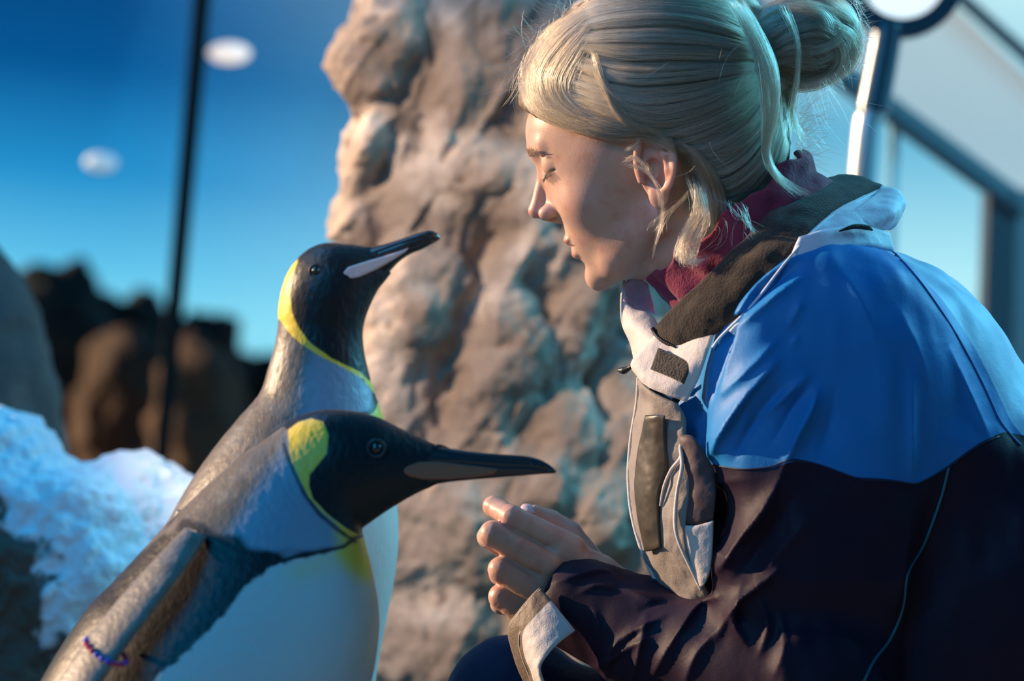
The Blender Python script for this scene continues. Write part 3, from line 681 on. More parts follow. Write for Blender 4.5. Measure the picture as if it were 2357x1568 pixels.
# ============================================================ the person
F0 = Frame(2.17)
U = F0.un
MM = 0.39                      # millimetres per local unit
yaw, tilt = math.radians(12), math.radians(22)
ha, hb = math.cos(tilt), math.sin(tilt)
HF = np.array((-ha*math.cos(yaw), hb*math.cos(yaw), -math.sin(yaw)))
HU = np.array((-hb, -ha, 0.0))
HL = np.array((-ha*math.sin(yaw), hb*math.sin(yaw), math.cos(yaw)))
HO = U(1500, 415, 170)-HL*68/MM
HR = np.stack([HF, HU, HL], 1).astype(np.float32)
def hd(x, y, z): return HO+(HF*x+HU*y+HL*z)/MM
gyF = ground_py(F0, 1700)
pr = empty('person', base_at(F0, 1750, 2600), 'crouching person with a blond bun and blue winter jacket, hand held out to the penguins', 'person')

def head_mm(Q):
    """head in millimetres: x forward, y up, z sideways"""
    S = Q.copy(); S[:, 2] = np.abs(S[:, 2])
    d = ell(S, (8, 50, 0), (92, 82, 74))
    d = smin(d, ell(S, (50, 74, 0), (49, 40, 56)), 14)
    d = smin(d, ell(S, (50, 6, 0), (47, 66, 54)), 14)
    d = smin(d, cap(S, (10, -30, 46), (62, -52, 22), 13, 14), 18)
    d = smin(d, ell(S, (66, -52, 0), (24, 18, 24)), 16)
    d = smin(d, ell(S, (62, 8, 30), (27, 24, 26)), 14)
    d = smin(d, ell(S, (78, -24, 0), (21, 26, 27)), 12)
    d = smin(d, sph(S, (86, -60, 0), 13.0), 9)
    # brow, sockets, lids
    d = smin(d, cap(S, (93, 66, 9), (81, 67, 40), 7, 6), 9)
    d = smax(d, -ell(S, (104, 52, 35), (15, 11, 16)), 9)
    d = smin(d, sph(S, (77.5, 48, 33), 14.0), 2.5)
    ringr = np.sqrt((S[:, 0]-77.5)**2+(S[:, 2]-33)**2); lid = np.sqrt((ringr-13.6)**2+(S[:, 1]-42.4)**2)-.9
    d = np.where((S[:, 0] > 78) & (S[:, 2] > 21), smax(d, -lid, 1.4), d)
    lidc = cap(S, (88, 58, 24), (84, 57.5, 46), .6); d = smax(d, -lidc, 2.5)
    # nose
    n = cap(S, (95, 48, 0), (112, 24, 0), 6.2, 6.4)
    n = smin(n, cap(S, (88, 40, 0), (98, 14, 0), 8.0, 11.5), 5)
    n = smin(n, sph(S, (117.0, 17.5, 0), 7.4), 4)
    n = smin(n, ell(S, (106, 11.5, 8.8), (9, 6.6, 5.8)), 3.5)
    n = smin(n, cap(S, (112, 10, 0), (101, 3, 0), 4.2, 4.5), 3)
    d = smin(d, n, 6)
    d = smax(d, -ell(S, (108, 5.5, 6.2), (6.0, 4.2, 3.0)), 2)
    d = smax(d, -cap(S, (98, 11, 17.5), (94, 2, 20), 1.0), 3)
    # mouth
    d = smin(d, ell(S, (96.5, -18.5, 0), (7, 5.2, 19)), 4)
    d = smin(d, ell(S, (94.5, -33, 0), (7, 5.6, 16.5)), 4)
    d = smax(d, -cap(S, (106, -25.5, 0), (88, -25.5, 23), 1.7, 1.1), 1.8)
    d = smax(d, -ell(S, (101, -44, 0), (6, 4, 14)), 6)
    # throat and neck
    d = smin(d, cap(S, (-12, -10, 0), (-62, -150, 0), 50, 60), 16)
    d = smin(d, cap(S, (28, -52, 0), (-25, -140, 0), 28, 44), 20)
    return d
# ear, built in its own flat frame on the near side and mirrored
ea = math.radians(20); ER = np.array(((math.cos(ea), math.sin(ea)), (-math.sin(ea), math.cos(ea))), np.float32)
def ear_mm(Q):
    S = Q.copy(); S[:, 2] = np.abs(S[:, 2])
    x = (S[:, 0]+9)*.96; y = (S[:, 1]-10)*.92
    X = x*math.cos(ea)+y*math.sin(ea); Y = -x*math.sin(ea)+y*math.cos(ea)   # X forward, Y along the ear
    Z = S[:, 2]-71-np.clip(-X, 0, 40)*.42
    E = np.stack([X, Y, Z], 1)
    disc = ell(E, (0, 2, -3), (16.5, 29, 5.5))
    t = np.linspace(math.radians(-70), math.radians(215), 22)
    pts = [(-2-15.5*math.sin(a*1.0+math.pi/2-math.pi/2+0) if False else -15.5*math.cos(a-math.radians(0))*1.0, 4+26*math.sin(a), 2.0) for a in t]
    hel = None
    for a, b in zip(pts[:-1], pts[1:]):
        q = cap(E, a, b, 3.7, 3.7); hel = q if hel is None else np.minimum(hel, q)
    d = smin(disc, hel, 2.5)
    ah = chain(E, [(-7.5, -16, 1), (-9.5, -4, 2), (-7.5, 8, 2), (-1, 18, 1)], [2.6, 3, 3, 2.4], 3); d = smin(d, ah, 2.5)
    d = smin(d, ell(E, (-1, -25, -.5), (8.5, 9.5, 4.5)), 4)
    d = smax(d, -ell(E, (2.5, -4, 5.5), (9, 11, 10)), 2.0)
    d = smax(d, -ell(E, (-1, 18, 6.5), (7, 7, 4.2)), 2)
    d = smin(d, ell(E, (12, -4, 0), (4, 6, 5)), 3)
    return d
def head_f(P):
    Q = (P-HO.astype(np.float32))@HR*np.float32(MM)
    return smin(head_mm(Q), ear_mm(Q), 2.0)/MM
# hand: palm, four curled fingers, thumb on the far side
hand_pts = dict(
  index=([U(1318,1262,26), U(1178,1190,44), U(1136,1166,-8), U(1150,1180,-62)], [31, 26.5, 23.5, 20]),
  middle=([U(1262,1304,52), U(1134,1230,56), U(1124,1236,-6), U(1150,1262,-56)], [33, 30, 25, 20]),
  ring=([U(1236,1364,58), U(1154,1312,58), U(1152,1322,-6), U(1175,1334,-50)], [34, 29.5, 25, 20]),
  little=([U(1214,1418,46), U(1153,1374,44), U(1153,1390,-8), U(1172,1402,-44)], [32, 27.5, 23, 18]))
def hand_f(P):
    d = smin(cap(P, U(1290,1272,24), U(1375,1322,6), 40, 46), cap(P, U(1212,1404,32), U(1345,1402,6), 42, 46), 26)
    d = smin(d, cap(P, U(1248,1338,34), U(1360,1360,6), 46, 50), 26)
    for p, r in hand_pts.values():
        d = smin(d, chain(P, p, r, 7), 9)
    th = chain(P, [U(1374,1312,-50), U(1314,1226,-66), U(1270,1196,-66), U(1230,1176,-60)], [34, 25, 21, 14], 7)
    d = smin(d, th, 12)
    # creases over the bent finger joints
    for n_ in ('index', 'middle', 'ring', 'little'):
        a, b = hand_pts[n_][0][1], hand_pts[n_][0][2]; r = hand_pts[n_][1][1]
        for s in (-7, 0, 7):
            c = a+(a-hand_pts[n_][0][0])/np.linalg.norm(a-hand_pts[n_][0][0])*0
            cr_c = a+(b-a)*(.16+.018*s); t = (b-a)/np.linalg.norm(b-a)
            q = np.abs((P-cr_c.astype(np.float32))@t.astype(np.float32)); rr = np.sqrt(((P-cr_c.astype(np.float32))**2).sum(1))
            d = d+1.1*np.exp(-(q/1.3)**2)*(rr < r+8)
    return d+.5*vnoise(P, 9.)
def arm_f(P):
    return cap(P, U(1375, 1350, 0), U(1620, 1480, 60), 62, 90)
def torso_f(P):
    d = cap(P, U(1850, 760, 0), U(2250, 1950, 0), 210, 260)
    for s in (1, -1):
        d = smin(d, cap(P, U(1880, 850, 215*s), U(1890, 1460, 225*s), 100, 75), 60)
    for pts in ([U(2300, 2050, 20), U(1440, 1775, 10), U(1215, 1665, -110), (1400, gyF-230, 30)], [U(2300, 2050, -200), U(1500, 1895, -260), (1620, gyF-230, -240)]):
        d = smin(d, chain(P, pts, [150, 110, 90, 60][:len(pts)] if len(pts) == 4 else [150, 100, 60], 30), 60)
    d = smin(d, cap(P, U(1890, 1460, 225), U(1640, 1480, 80), 75, 75), 40)
    d = smin(d, cap(P, U(1890, 1460, -225), U(1640, 1600, -160), 90, 70), 40)
    return d
m_skin = mat('skin', (.58,.36,.26), .42, layers=[('lips', 0, 1, (.52,.16,.14), None), ('blush', 0, 1, (.62,.22,.17), (40, .2)), ('lash', 0, 1, (.10,.05,.03), None)],
             noise=[(60, .5, .72, (.52,.27,.19))], bump=[(420, .22, .0005), (1100, .3, .0003)], sss=.35, spec=.45)
def skin_at(V):
    Q = (V-HO)@HR*MM; az = np.abs(Q[:, 2])
    lip = np.maximum(1-np.sqrt(((Q[:, 0]-99)/8)**2+((Q[:, 1]+19)/5.2)**2+(az/20)**2)**4, 1-np.sqrt(((Q[:, 0]-98)/8)**2+((Q[:, 1]+33)/5.8)**2+(az/17)**2)**4)
    bl = np.exp(-((Q[:, 0]-122)/12)**2-((Q[:, 1]-15)/12)**2-(az/16)**2)*.35+.3*np.exp(-((Q[:, 0]-75)/20)**2-((Q[:, 1]-2)/18)**2-((az-42)/18)**2)
    bl += .5*np.exp(-((Q[:, 0]+9)/20)**2-((Q[:, 1]-7)/34)**2)*(az > 68)
    for n_ in ('index', 'middle', 'ring', 'little'):
        c = hand_pts[n_][0][1]; bl += .55*np.exp(-(((V-c)**2).sum(1))/34**2)
    bl += .55*np.exp(-(pld(V, [U(1305,1234)[:2], U(1226,1180)[:2]])/22)**2)*(V[:, 2] < -40)
    la = np.exp(-((Q[:, 1]-42.2)/1.0)**2)*((az > 23) & (az < 46) & (Q[:, 0] > 79))*.8
    return {'lips': np.clip(lip, 0, 1)*(Q[:, 0] > 88), 'blush': np.clip(bl, 0, 1), 'lash': la}
parts = []
lo = np.minimum(hd(130, -175, -95), hd(-95, -175, 95)); cs = [hd(x, y, z) for x in (-130, 132) for y in (-120, 140) for z in (-92, 92)]
cs = np.array(cs)
parts.append(mesh_sdf(head_f, (1190, -30, -270), (1960, 800, 270), 3.3))
fine_lo = (1190, 230, -40); fine_hi = (1600, 690, 270)
parts.append(mesh_sdf(lambda P: smin(hand_f(P), arm_f(P), 26), (1070, 1100, -130), (1740, 1640, 190), 3.0))
parts.append(mesh_sdf(lambda P: np.minimum(torso_f(P), 1e9), (1150, 480, -480), (2620, gyF, 480), 26))
Vs, Fs_, o_ = [], [], 0
for V, F in parts:
    Wv = F0.world(V); F = orient(Wv, F); Vs.append(V); Fs_.append(F+o_); o_ += len(V)
V = np.vstack(Vs)
body = finish('body', F0.world(V), np.vstack(Fs_), m_skin, pr, attrs=skin_at(V))
# thumb nail and finger nails
m_nail = mat('nail', (.80,.52,.48), .2, coat=.5)
def nail(c, ax, r, ln):
    c = np.array(c); ax = np.array(ax, float); ax /= np.linalg.norm(ax); side = np.cross(ax, (0, 0, 1.0)); side /= np.linalg.norm(side)+1e-9; up = np.cross(side, ax)
    R = np.stack([ax, side, up], 1)
    sdf_obj('fingernail', lambda P: smax(ell(P, c, (ln, r*.9, r*.9), R), -ell(P, c, (ln*.95, r*.78, r*.78), R), 1), c-ln-10, c+ln+10, 2, F0, m_nail, body, label='pale thumbnail')
def thumbnail():
    a = U(1206, 1156, -60); b = U(1248, 1180, -64)
    def f(P):
        c = (a+b)/2+np.array((-2, 12, 0)); return smax(ell(P, c, (30, 16, 17), rotz(30)), -ell(P, c+np.array((4, 6, 0)), (30, 16, 17), rotz(30)), 1)
    sdf_obj('thumbnail', f, (1190, 1140, -100), (1280, 1225, -30), 1.6, F0, m_nail, body, label='pale thumbnail')
thumbnail()
# ---- lashes, brow: fine hairs
def hair_obj(name, P, r, m, parent, label=None, taper=True, kind=None):
    """P (strands, points, 3) local"""
    ns, npt, _ = P.shape
    c = bpy.data.hair_curves.new(name); c.add_curves([npt]*ns)
    Wp = F0.world(P.reshape(-1, 3)); b = np.zeros(3); q = parent
    while q is not None: b = b+np.array(q.location); q = q.parent
    c.attributes['position'].data.foreach_set('vector', (Wp-b).astype(np.float32).ravel())
    ra = c.attributes.new('radius', 'FLOAT', 'POINT'); t = np.linspace(0, 1, npt)
    rr = r*F0.s*(np.clip(np.minimum((1-t)*5, t*8+.3), .25, 1) if taper else np.ones(npt))
    ra.data.foreach_set('value', (rr[None]*(.7+.6*rng.random((ns, 1)))).astype(np.float32).ravel())
    tn = c.attributes.new('tint', 'FLOAT', 'POINT'); md = P[:, npt//2]; tv = np.clip(.5-.38*np.clip((1400-md[:, 0])/100, 0, 1)+.55*vnoise(md, 5.)+.45*vnoise(md+70, 16.)+.12*rng.normal(size=ns), 0, 1); tn.data.foreach_set('value', np.repeat(tv, npt).astype(np.float32))  # front strands darker: brown roots, deepened to tone down the sun there
    c.materials.append(m)
    o = bpy.data.objects.new(name, c); sc.collection.objects.link(o); o.parent = parent
    if label: o['label'] = label
    if kind: o['kind'] = kind
    return o
m_dark = mat('lash_hair', (.03,.018,.012), .5)
ls = []
for s in (1,):
    for t in np.linspace(0, 1, 46):
        zl = 24+21*t; xl = 77.5+math.sqrt(max(4, 13.4**2-(zl-33)**2)); nx_, nz_ = (xl-77.5)/13.4, (zl-33)/13.4
        p = hd(xl, 42.4, zl); d1 = hd(xl+nx_*(9-9*t)+rng.normal()*1.2, 37-5*t+rng.normal(), zl+nz_*7)-p
        L = (4.5+2.5*math.sin(t*2.6))/MM*(.8+.4*rng.random()); d1 = d1/np.linalg.norm(d1)*L
        d2 = d1+(HF*1.0+HU*.5)*L*.3
        ls.append([p, p+d1*.5, p+d1*.8+(d2-d1)*.3, p+d1+(d2-d1)*.6])
hair_obj('eyelashes', np.array(ls), .34, m_dark, body)
# ---- gaiter
m_gait = mat('maroon_fleece', (.22,.022,.055), .85, bump=[(240, .5, .002), (700, .5, .001)], sheen=.15, noise=(25, .45, .7, (.18,.012,.05)))
g0, g1 = U(1668, 492, 0), U(1830, 690, 0)
ga = (g1-g0)/np.linalg.norm(g1-g0); gs = np.array((ga[1], -ga[0], 0))
def gait_f(P):
    Q = P-g0.astype(np.float32); t = Q@ga.astype(np.float32); s = Q@gs.astype(np.float32); z = Q[:, 2]
    ang = np.arctan2(z/188, s/222)
    ru = 7*np.sin(t/13.+1.6*vnoise(P, 60.)+ang)*np.clip((s-40)/150, 0, 1)+5*np.sin(ang*17+t/60.+2*vnoise(P, 80.))*np.clip((-s-20)/120, 0, 1)+6*vnoise(P, 45.)
    r = np.sqrt((s/222)**2+(z/188)**2)
    k = np.sqrt(s*s+z*z)/np.maximum(r, 1e-3)
    flare = np.clip(-t/40, -1, 1)*0
    d = np.abs((r-1)*k-ru-flare)-9
    top = -t-10*vnoise(P, 30.)-8*np.sin(ang*9)
    return smax(smax(d, top, 8), t-215+np.clip(s, 0, 300)*.45, 10)
sdf_obj('neck_gaiter', gait_f, (1420, 300, -230), (2150, 950, 230), 4.2, F0, m_gait, pr, label='maroon fleece neck gaiter')

# ---- jacket
yb = np.array([(1300,1010),(1480,1040),(1560,985),(1625,1068),(1660,1074),(1700,1080),(1740,1079),(1775,1074),(1800,1064),(1826,1059),(1860,1064),(1900,1075),(1940,1090),(1975,1101),(2030,1104),(2075,1110),(2105,1114),(2130,1106),(2180,1077),(2220,1048),(2260,1022),(2300,1005),(2326,997),(2400,1010),(2800,1100)], float)
bk_line = np.array([(1900,480),(2000,536),(2030,556),(2075,598),(2120,650),(2160,706),(2200,768),(2240,840),(2270,900),(2300,965),(2326,1000),(2350,1025),(2400,1080),(2500,1250),(2550,1500),(2600,2400),(3400,2400),(3400,300),(1900,300)], float)
def ortho(L, z): return np.array([U(a, b, z)[:2] for a, b in L])
ybn = ortho(yb, 350); bkn = ortho(bk_line, 120)
F_ = lambda *p: U(*p)
FOLDS = [  # picture polyline, height, half width
 ([(1632,1085),(1650,1010),(1700,930),(1750,870),(1795,820)], 27, 24), ([(1672,1000),(1712,930),(1765,865)], -12, 10), ([(1690,1060),(1742,965),(1805,880)], -15, 22), ([(1655,915),(1700,870),(1745,825),(1790,780)], 13, 12),
 ([(1797,1085),(1828,1005),(1862,940),(1880,890)], 28, 19), ([(1742,968),(1800,915),(1864,858)], 15, 12), ([(1775,1020),(1826,935),(1858,890)], -13, 14), ([(1880,1060),(1910,960),(1920,880)], -8, 24),
 ([(1690,735),(1738,662),(1800,610),(1856,582)], 17, 14), ([(1702,752),(1770,692),(1845,636)], 13, 10), ([(1696,744),(1758,678),(1832,618)], -9, 8), ([(1810,760),(1830,720),(1845,690)], 8, 10), ([(1820,800),(1836,770)], 6, 8),
 ([(1645,1335),(1698,1245),(1758,1160),(1805,1075)], 30, 24), ([(1695,1335),(1762,1245),(1835,1120)], -14, 26), ([(1662,1105),(1674,1190),(1652,1275)], -30, 40), ([(1870,1180),(1800,1260),(1730,1340)], 8, 20),
 ([(1800,1300),(1745,1345),(1690,1395),(1648,1480)], 18, 14), ([(1705,1350),(1688,1430),(1722,1490)], 15, 10), ([(1745,1375),(1765,1440),(1742,1510)], 14, 12), ([(1790,1400),(1800,1470),(1770,1560)], 10, 14), ([(1690,1400),(1716,1440)], -10, 10),
 ([(2096,860),(2098,1000),(2102,1112)], 13, 13), ([(1930,610),(1990,720),(2012,810)], 8, 30), ([(2060,700),(2110,800),(2140,900)], 7, 26), ([(2190,790),(2256,930),(2292,1012)], 12, 15), ([(2105,1130),(2085,1300),(2060,1420)], 8, 22),
 ([(1362,1395),(1374,1440),(1366,1500)], 10, 9), ([(1385,1500),(1450,1440),(1535,1398)], 12, 9), ([(1360,1550),(1440,1478),(1500,1445)], 10, 9), ([(1392,1570),(1400,1500),(1420,1460)], 10, 9),
 ([(1450,1570),(1462,1490),(1484,1395)], 14, 11), ([(1500,1570),(1545,1480),(1602,1400),(1655,1368)], 18, 13), ([(1570,1580),(1600,1500),(1650,1440)], 14, 14), ([(1425,1345),(1470,1362),(1520,1380)], 7, 8),
 ([(1265,1345),(1330,1322),(1395,1312),(1420,1338)], 9, 8), ([(1330,1362),(1370,1345),(1410,1350)], 8, 7), ([(1475,1420),(1520,1400),(1580,1392)], -8, 8)]
FO = []
for pts, A_, sg in FOLDS:
    q = cr(np.array(pts, float), 9); z_ = 120 if q[:, 0].mean() < 1500 else (290 if q[:, 0].mean() < 1700 else 370)
    FO.append((np.array([U(a, b, z_)[:2] for a, b in q], np.float32), A_, sg))
def fold_d(P):
    near = np.clip(P[:, 2]/60., 0, 1); out = np.zeros(len(P), np.float32)
    for q, A_, sg in FO:
        m = (P[:, 0] > q[:, 0].min()-3*sg) & (P[:, 0] < q[:, 0].max()+3*sg) & (P[:, 1] > q[:, 1].min()-3*sg) & (P[:, 1] < q[:, 1].max()+3*sg)
        if not m.any(): continue
        X = P[m][:, :2]; best = np.full(len(X), 1e9, np.float32); tt = np.zeros(len(X), np.float32); n_ = len(q)-1
        for i in range(n_):
            e = q[i+1]-q[i]; t = np.clip(((X-q[i])@e)/(e@e), 0, 1); dd = ((X-q[i]-t[:, None]*e)**2).sum(1)
            k_ = dd < best; best[k_] = dd[k_]; tt[k_] = (i+t[k_])/n_
        w_ = np.sin(np.clip(tt, .02, .98)*np.pi)**.7
        out[m] += 1.35*A_*w_*np.exp(-np.sqrt(best+4)/sg*1.3)
    return out*near
def jbase(P):
    """torso, hood of the shoulders, sleeves"""
    d = ell(P, U(1950, 1010, -40), (425, 455, 420))
    d = smin(d, ell(P, U(2330, 1500, 0), (430, 640, 430), rotz(18)), 100)
    d = smin(d, ell(P, U(1760, 1130, -60), (300, 380, 330), rotz(-8)), 90)
    return d
def sleeve(P, s):
    d = ell(P, U(1925, 850, 245*s), (262, 288, 235), rotz(10))
    d = smin(d, cap(P, U(1900, 900, 270*s), U(1870, 1500, 270*s), 246, 215), 60)
    return d
def forearm(P):
    d = cap(P, U(1860, 1570, 250), U(1500, 1478, 100), 205, 128)
    d = smin(d, cap(P, U(1540, 1490, 110), U(1338, 1392, 36), 126, 112), 30)
    return d
wrist, wdir = U(1300, 1375, 24), None
wax = U(1480, 1450, 80)-U(1300, 1375, 24); wax = wax/np.linalg.norm(wax)
cuffn = np.array((.80, .60, .06)); cuffn /= np.linalg.norm(cuffn)
cuffp = U(1240, 1338, 90)
def jacket_f(P):
    d = smin(jbase(P), sleeve(P, 1), 45)
    d2 = smin(sleeve(P, -1), cap(P, U(1900, 1560, -250), U(1560, 1620, -140), 190, 120), 40); d = smin(d, d2, 45)
    d = smax(d, P[:, 2]-405+np.clip((P[:, 1]-1300)*.25, 0, 200), 130)
    fa = forearm(P)
    d = smin(d, fa, 34)
    d = smax(d, -chain(P, [U(1712,712,330), U(1664,800,330), U(1626,900,315), U(1606,990,300)], [16,26,30,22], 10), 12)
    d = d-fold_d(P)
    d = d+9*fbm(P, 150., 2)+3.5*vnoise(P*np.array((1, .35, 1), np.float32), 38.)
    # neck opening
    d = smax(d, -cap(P, U(1560, 430, 0), U(1790, 700, 0), 225, 175), 14)
    # cuff end, opened for the hand
    q = (P-cuffp.astype(np.float32))@cuffn.astype(np.float32)
    near = P[:, 0] < 1560
    d = np.where(near, smax(d, -q, 6), d)
    inner = cap(P, wrist-wax*160, wrist+wax*170, 84, 92)
    return np.where(near, smax(d, -inner, 5), d)
def jat(V):
    y = np.interp(V[:, 0], ybn[:, 0], ybn[:, 1])
    back = psd(V, bkn)
    front = np.interp(V[:, 1], [500, 900, 930, 1200, 1340, 1345], [1400, 1620, 1655, 1640, 1625, 1380])-V[:, 0]
    return {'navy': V[:, 1]-y, 'back': np.minimum(back, 1900-V[:, 1])}
def _jspec(t, b):
    a = N(t, 'ShaderNodeAttribute', attribute_name='navy'); r = N(t, 'ShaderNodeMapRange'); r.inputs[1].default_value = -2; r.inputs[2].default_value = 2
    r.inputs[3].default_value = .25; r.inputs[4].default_value = .12; t.links.new(a.outputs['Fac'], r.inputs[0]); t.links.new(r.outputs[0], b.inputs['Specular IOR Level'])
m_jacket = mat('jacket_cloth', (.012,.185,.48), .5, layers=[('back', -2, 2, (.36,.56,.74), None), ('navy', -1.5, 1.5, (.022,.012,.024), None)],
               bump=[(900, .35, .0006), (14, .25, .012)], spec=.5, extra=_jspec)
jk = sdf_obj('jacket', jacket_f, (1150, 480, -640), (2900, 2350, 640), 6.2, F0, m_jacket, pr, attrs=jat, label='blue, navy and pale blue winter jacket')
m_teal = mat('teal_piping', (.02,.13,.16), .5)
# piping traced over the near side of the jacket surface
def on_surface(f, pts, off=2, z0=640, fr=F0, n=60):
    """drop picture points onto the near side of an sdf"""
    pts = np.array(pts, float); out = []
    P2 = cr(pts, n) if n else pts
    z = np.full(len(P2), float(z0)); k = (fr.D-z*fr.s)/fr.D
    for _ in range(60):
        k = (fr.D-z*fr.s)/fr.D
        P = np.stack([CX+(P2[:, 0]-CX)*k, CY+(P2[:, 1]-CY)*k, z], 1).astype(np.float32)
        d = f(P)-off; z = np.maximum(z-np.clip(d*.7, -20, 60), -500)
    k = (fr.D-z*fr.s)/fr.D
    return np.stack([CX+(P2[:, 0]-CX)*k, CY+(P2[:, 1]-CY)*k, z], 1)
pp = on_surface(jacket_f, [(2184,1076),(2165,1150),(2128,1250),(2090,1320),(2078,1400),(2050,1470),(2010,1525),(1975,1600)], 1)
tube('piping', pp, 3.2, F0, m_teal, jk, n=120, m=6, unproj=False, label='thin teal piping')
def seam(pts, m, r=1.8, off=.6, nm='seam'):
    q = on_surface(jacket_f, pts, off); tube(nm, q, r, F0, m, jk, n=100, m=6, unproj=False)
m_seam = mat('dark_seam', (.008,.015,.04), .6)
seam([tuple(p) for p in yb[3:22]], m_seam, 2.0)
seam([tuple(p) for p in bk_line[2:12]], mat('blue_seam', (.02,.10,.30), .6), 2.4)

# ---- collar pieces
m_fleece = mat('dark_brown_fleece', (.026,.018,.012), .95, bump=[(500, .7, .002), (1300, .6, .001)], sheen=.2, noise=(60, .45, .7, (.05,.033,.02)))
m_cream = mat('pale_cotton', (.62,.55,.50), .65, bump=[(700, .5, .0008), (35, .4, .006)], sheen=.15)
m_white = mat('white_cotton', (.66,.72,.80), .6, bump=[(700, .4, .0008), (30, .4, .006)], sheen=.15)
sheet('collar', [[(1885,420,-60),(1800,468,130),(1705,560,240),(1620,645,262),(1555,705,235),(1506,760,180)],
                 [(1960,404,-40),(1862,468,190),(1765,570,300),(1665,680,312),(1590,745,280),(1522,785,215)],
                 [(2032,430,0),(1908,496,215),(1822,580,320),(1735,690,330),(1650,768,300),(1556,798,238)]], 15, F0, m_fleece, jk, up=16, wob=3, label='turned-out dark brown fleece collar lining')
sheet('collar_back', [[(2030,428,-20),(1915,492,205),(1828,572,308),(1742,680,318),(1665,752,300)],
                 [(2072,450,-10),(1975,500,215),(1880,560,300),(1770,672,330),(1680,764,318)],
                 [(2076,486,-5),(2010,520,215),(1905,560,305),(1800,650,335),(1690,772,330)]], 12, F0, m_white, jk, up=14, wob=3, label='pale blue-white outside of the collar')
sheet('collar_roll', [[(2030,430,0),(2068,440,60),(2082,466,90),(2070,500,110),(2046,528,110)],
                 [(1990,470,150),(2030,478,170),(2048,492,185),(2040,512,185),(2022,530,170)],
                 [(1930,505,225),(1965,512,232),(1985,522,235),(1985,532,230),(1975,540,215)]], 14, F0, m_white, jk, up=12, wob=3, label='rolled white end of the collar')
sheet('collar_stand', [[(1840,545,318),(1900,528,300),(1960,520,262),(2010,522,215),(2046,536,150)],
                 [(1812,604,330),(1893,582,318),(1960,572,280),(2012,570,232),(2058,580,150)]], 12, F0, m_white, jk, up=12, wob=2, label='white collar band')
tube('collar_slot', [(1932,532,300),(1965,522,282),(1996,524,262),(2008,530,250)], [2, 6, 6, 2], F0, m_fleece, jk, n=20)
tube('collar_edge', [(2030,436,30),(1908,502,238),(1822,588,338),(1735,698,348),(1662,772,320),(1640,800,310)], 3.2, F0, m_white, jk, n=60, m=8)
sheet('collar_tab', [[(1508,770,200),(1560,790,240),(1610,770,280),(1655,736,300)],
                 [(1478,802,190),(1538,838,242),(1592,832,282),(1630,808,300)],
                 [(1453,838,178),(1500,872,232),(1555,890,268),(1608,872,288)],
                 [(1470,866,178),(1495,892,225),(1540,910,255),(1580,926,270)]], 10, F0, m_cream, jk, up=14, wob=2, label='pale collar tab')
sheet('hook_patch', [[(1516,800,232),(1556,818,254),(1598,834,286)], [(1506,826,232),(1548,842,262),(1586,858,286)], [(1497,850,236),(1536,866,262),(1574,884,282)]], 9, F0, mat('grey_brown_hook_tape', (.07,.055,.038), .95, bump=[(500, 1, .004)], sheen=.4), jk, up=12, wob=1, label='dark rectangular hook-and-loop patch')
# zip end along the front edge of the fleece
m_zip = mat('black_zip', (.02,.018,.016), .4)
zp = cr(F0.uns([(1502,758,200),(1516,776,216),(1532,788,232),(1552,798,246)]), 13)
for i in range(13):
    a = zp[i]; sdf_obj('zip_tooth', lambda P: ell(P, a, (2.4, 7, 5), rotz(-50)), a-10, a+10, 2.5, F0, m_zip, jk)
tube('zip_tape', [(1502,756,192),(1514,775,208),(1532,789,224),(1556,800,238)], 5, F0, m_zip, jk, n=20)
tube('zip_pull', [(1424,852,120),(1436,853,128),(1450,846,140),(1462,838,160)], [5, 9, 5, 5], F0, m_zip, jk, n=20)
tube('cord_loop', [(1500,892,180),(1518,914,190),(1545,928,205),(1562,915,215)], [8, 11, 11, 7], F0, m_zip, jk, n=20)
# far side of the open collar and placket
sheet('far_collar', [[(1438,650,-40),(1462,634,-60),(1492,654,-70)], [(1436,690,-30),(1465,690,-60),(1500,690,-90)], [(1446,722,-20),(1474,720,-50),(1510,724,-90)]], 9, F0, mat('pink_lilac_lining', (.72,.42,.50), .6, bump=[(40, .4, .006)]), jk, up=12, wob=3, label='pinkish lining inside the far collar')
sheet('far_placket', [[(1431,690,0),(1462,712,20),(1500,728,40),(1520,760,60)], [(1434,745,10),(1462,752,60),(1490,768,100),(1512,785,130)], [(1452,785,20),(1470,800,70),(1486,812,110),(1500,830,140)], [(1462,830,30),(1472,842,70),(1482,850,110),(1492,870,140)]], 10, F0, m_cream, jk, up=12, wob=2, label='pale placket of the far front')
tube('placket_edge', [(1437,646,-36),(1431,690,4),(1434,745,14),(1452,788,24),(1462,830,34),(1470,866,60)], 3.4, F0, m_cream, jk, n=60, m=8)
# near placket running down the front
m_plk = mat('grey_beige_cloth', (.24,.20,.17), .65, bump=[(700, .5, .0008), (25, .5, .008)], sheen=.15)
sheet('placket', [[(1470,868,150),(1500,900,210),(1540,920,240),(1562,930,250)],
                  [(1468,930,110),(1500,945,200),(1548,950,246),(1576,965,262)],
                  [(1455,1010,80),(1490,1015,190),(1545,1015,238),(1580,1040,262)],
                  [(1449,1095,70),(1486,1095,180),(1540,1095,230),(1578,1120,262)],
                  [(1456,1180,75),(1490,1180,180),(1540,1190,230),(1574,1200,262)],
                  [(1478,1260,90),(1512,1262,185),(1556,1280,230),(1596,1290,262)],
                  [(1512,1335,110),(1545,1330,190),(1585,1340,230),(1622,1345,262)],
                  [(1560,1398,140),(1580,1396,190),(1610,1390,225),(1640,1380,250)]], 12, F0, m_plk, jk, up=9, wob=5, label='grey-beige front placket')
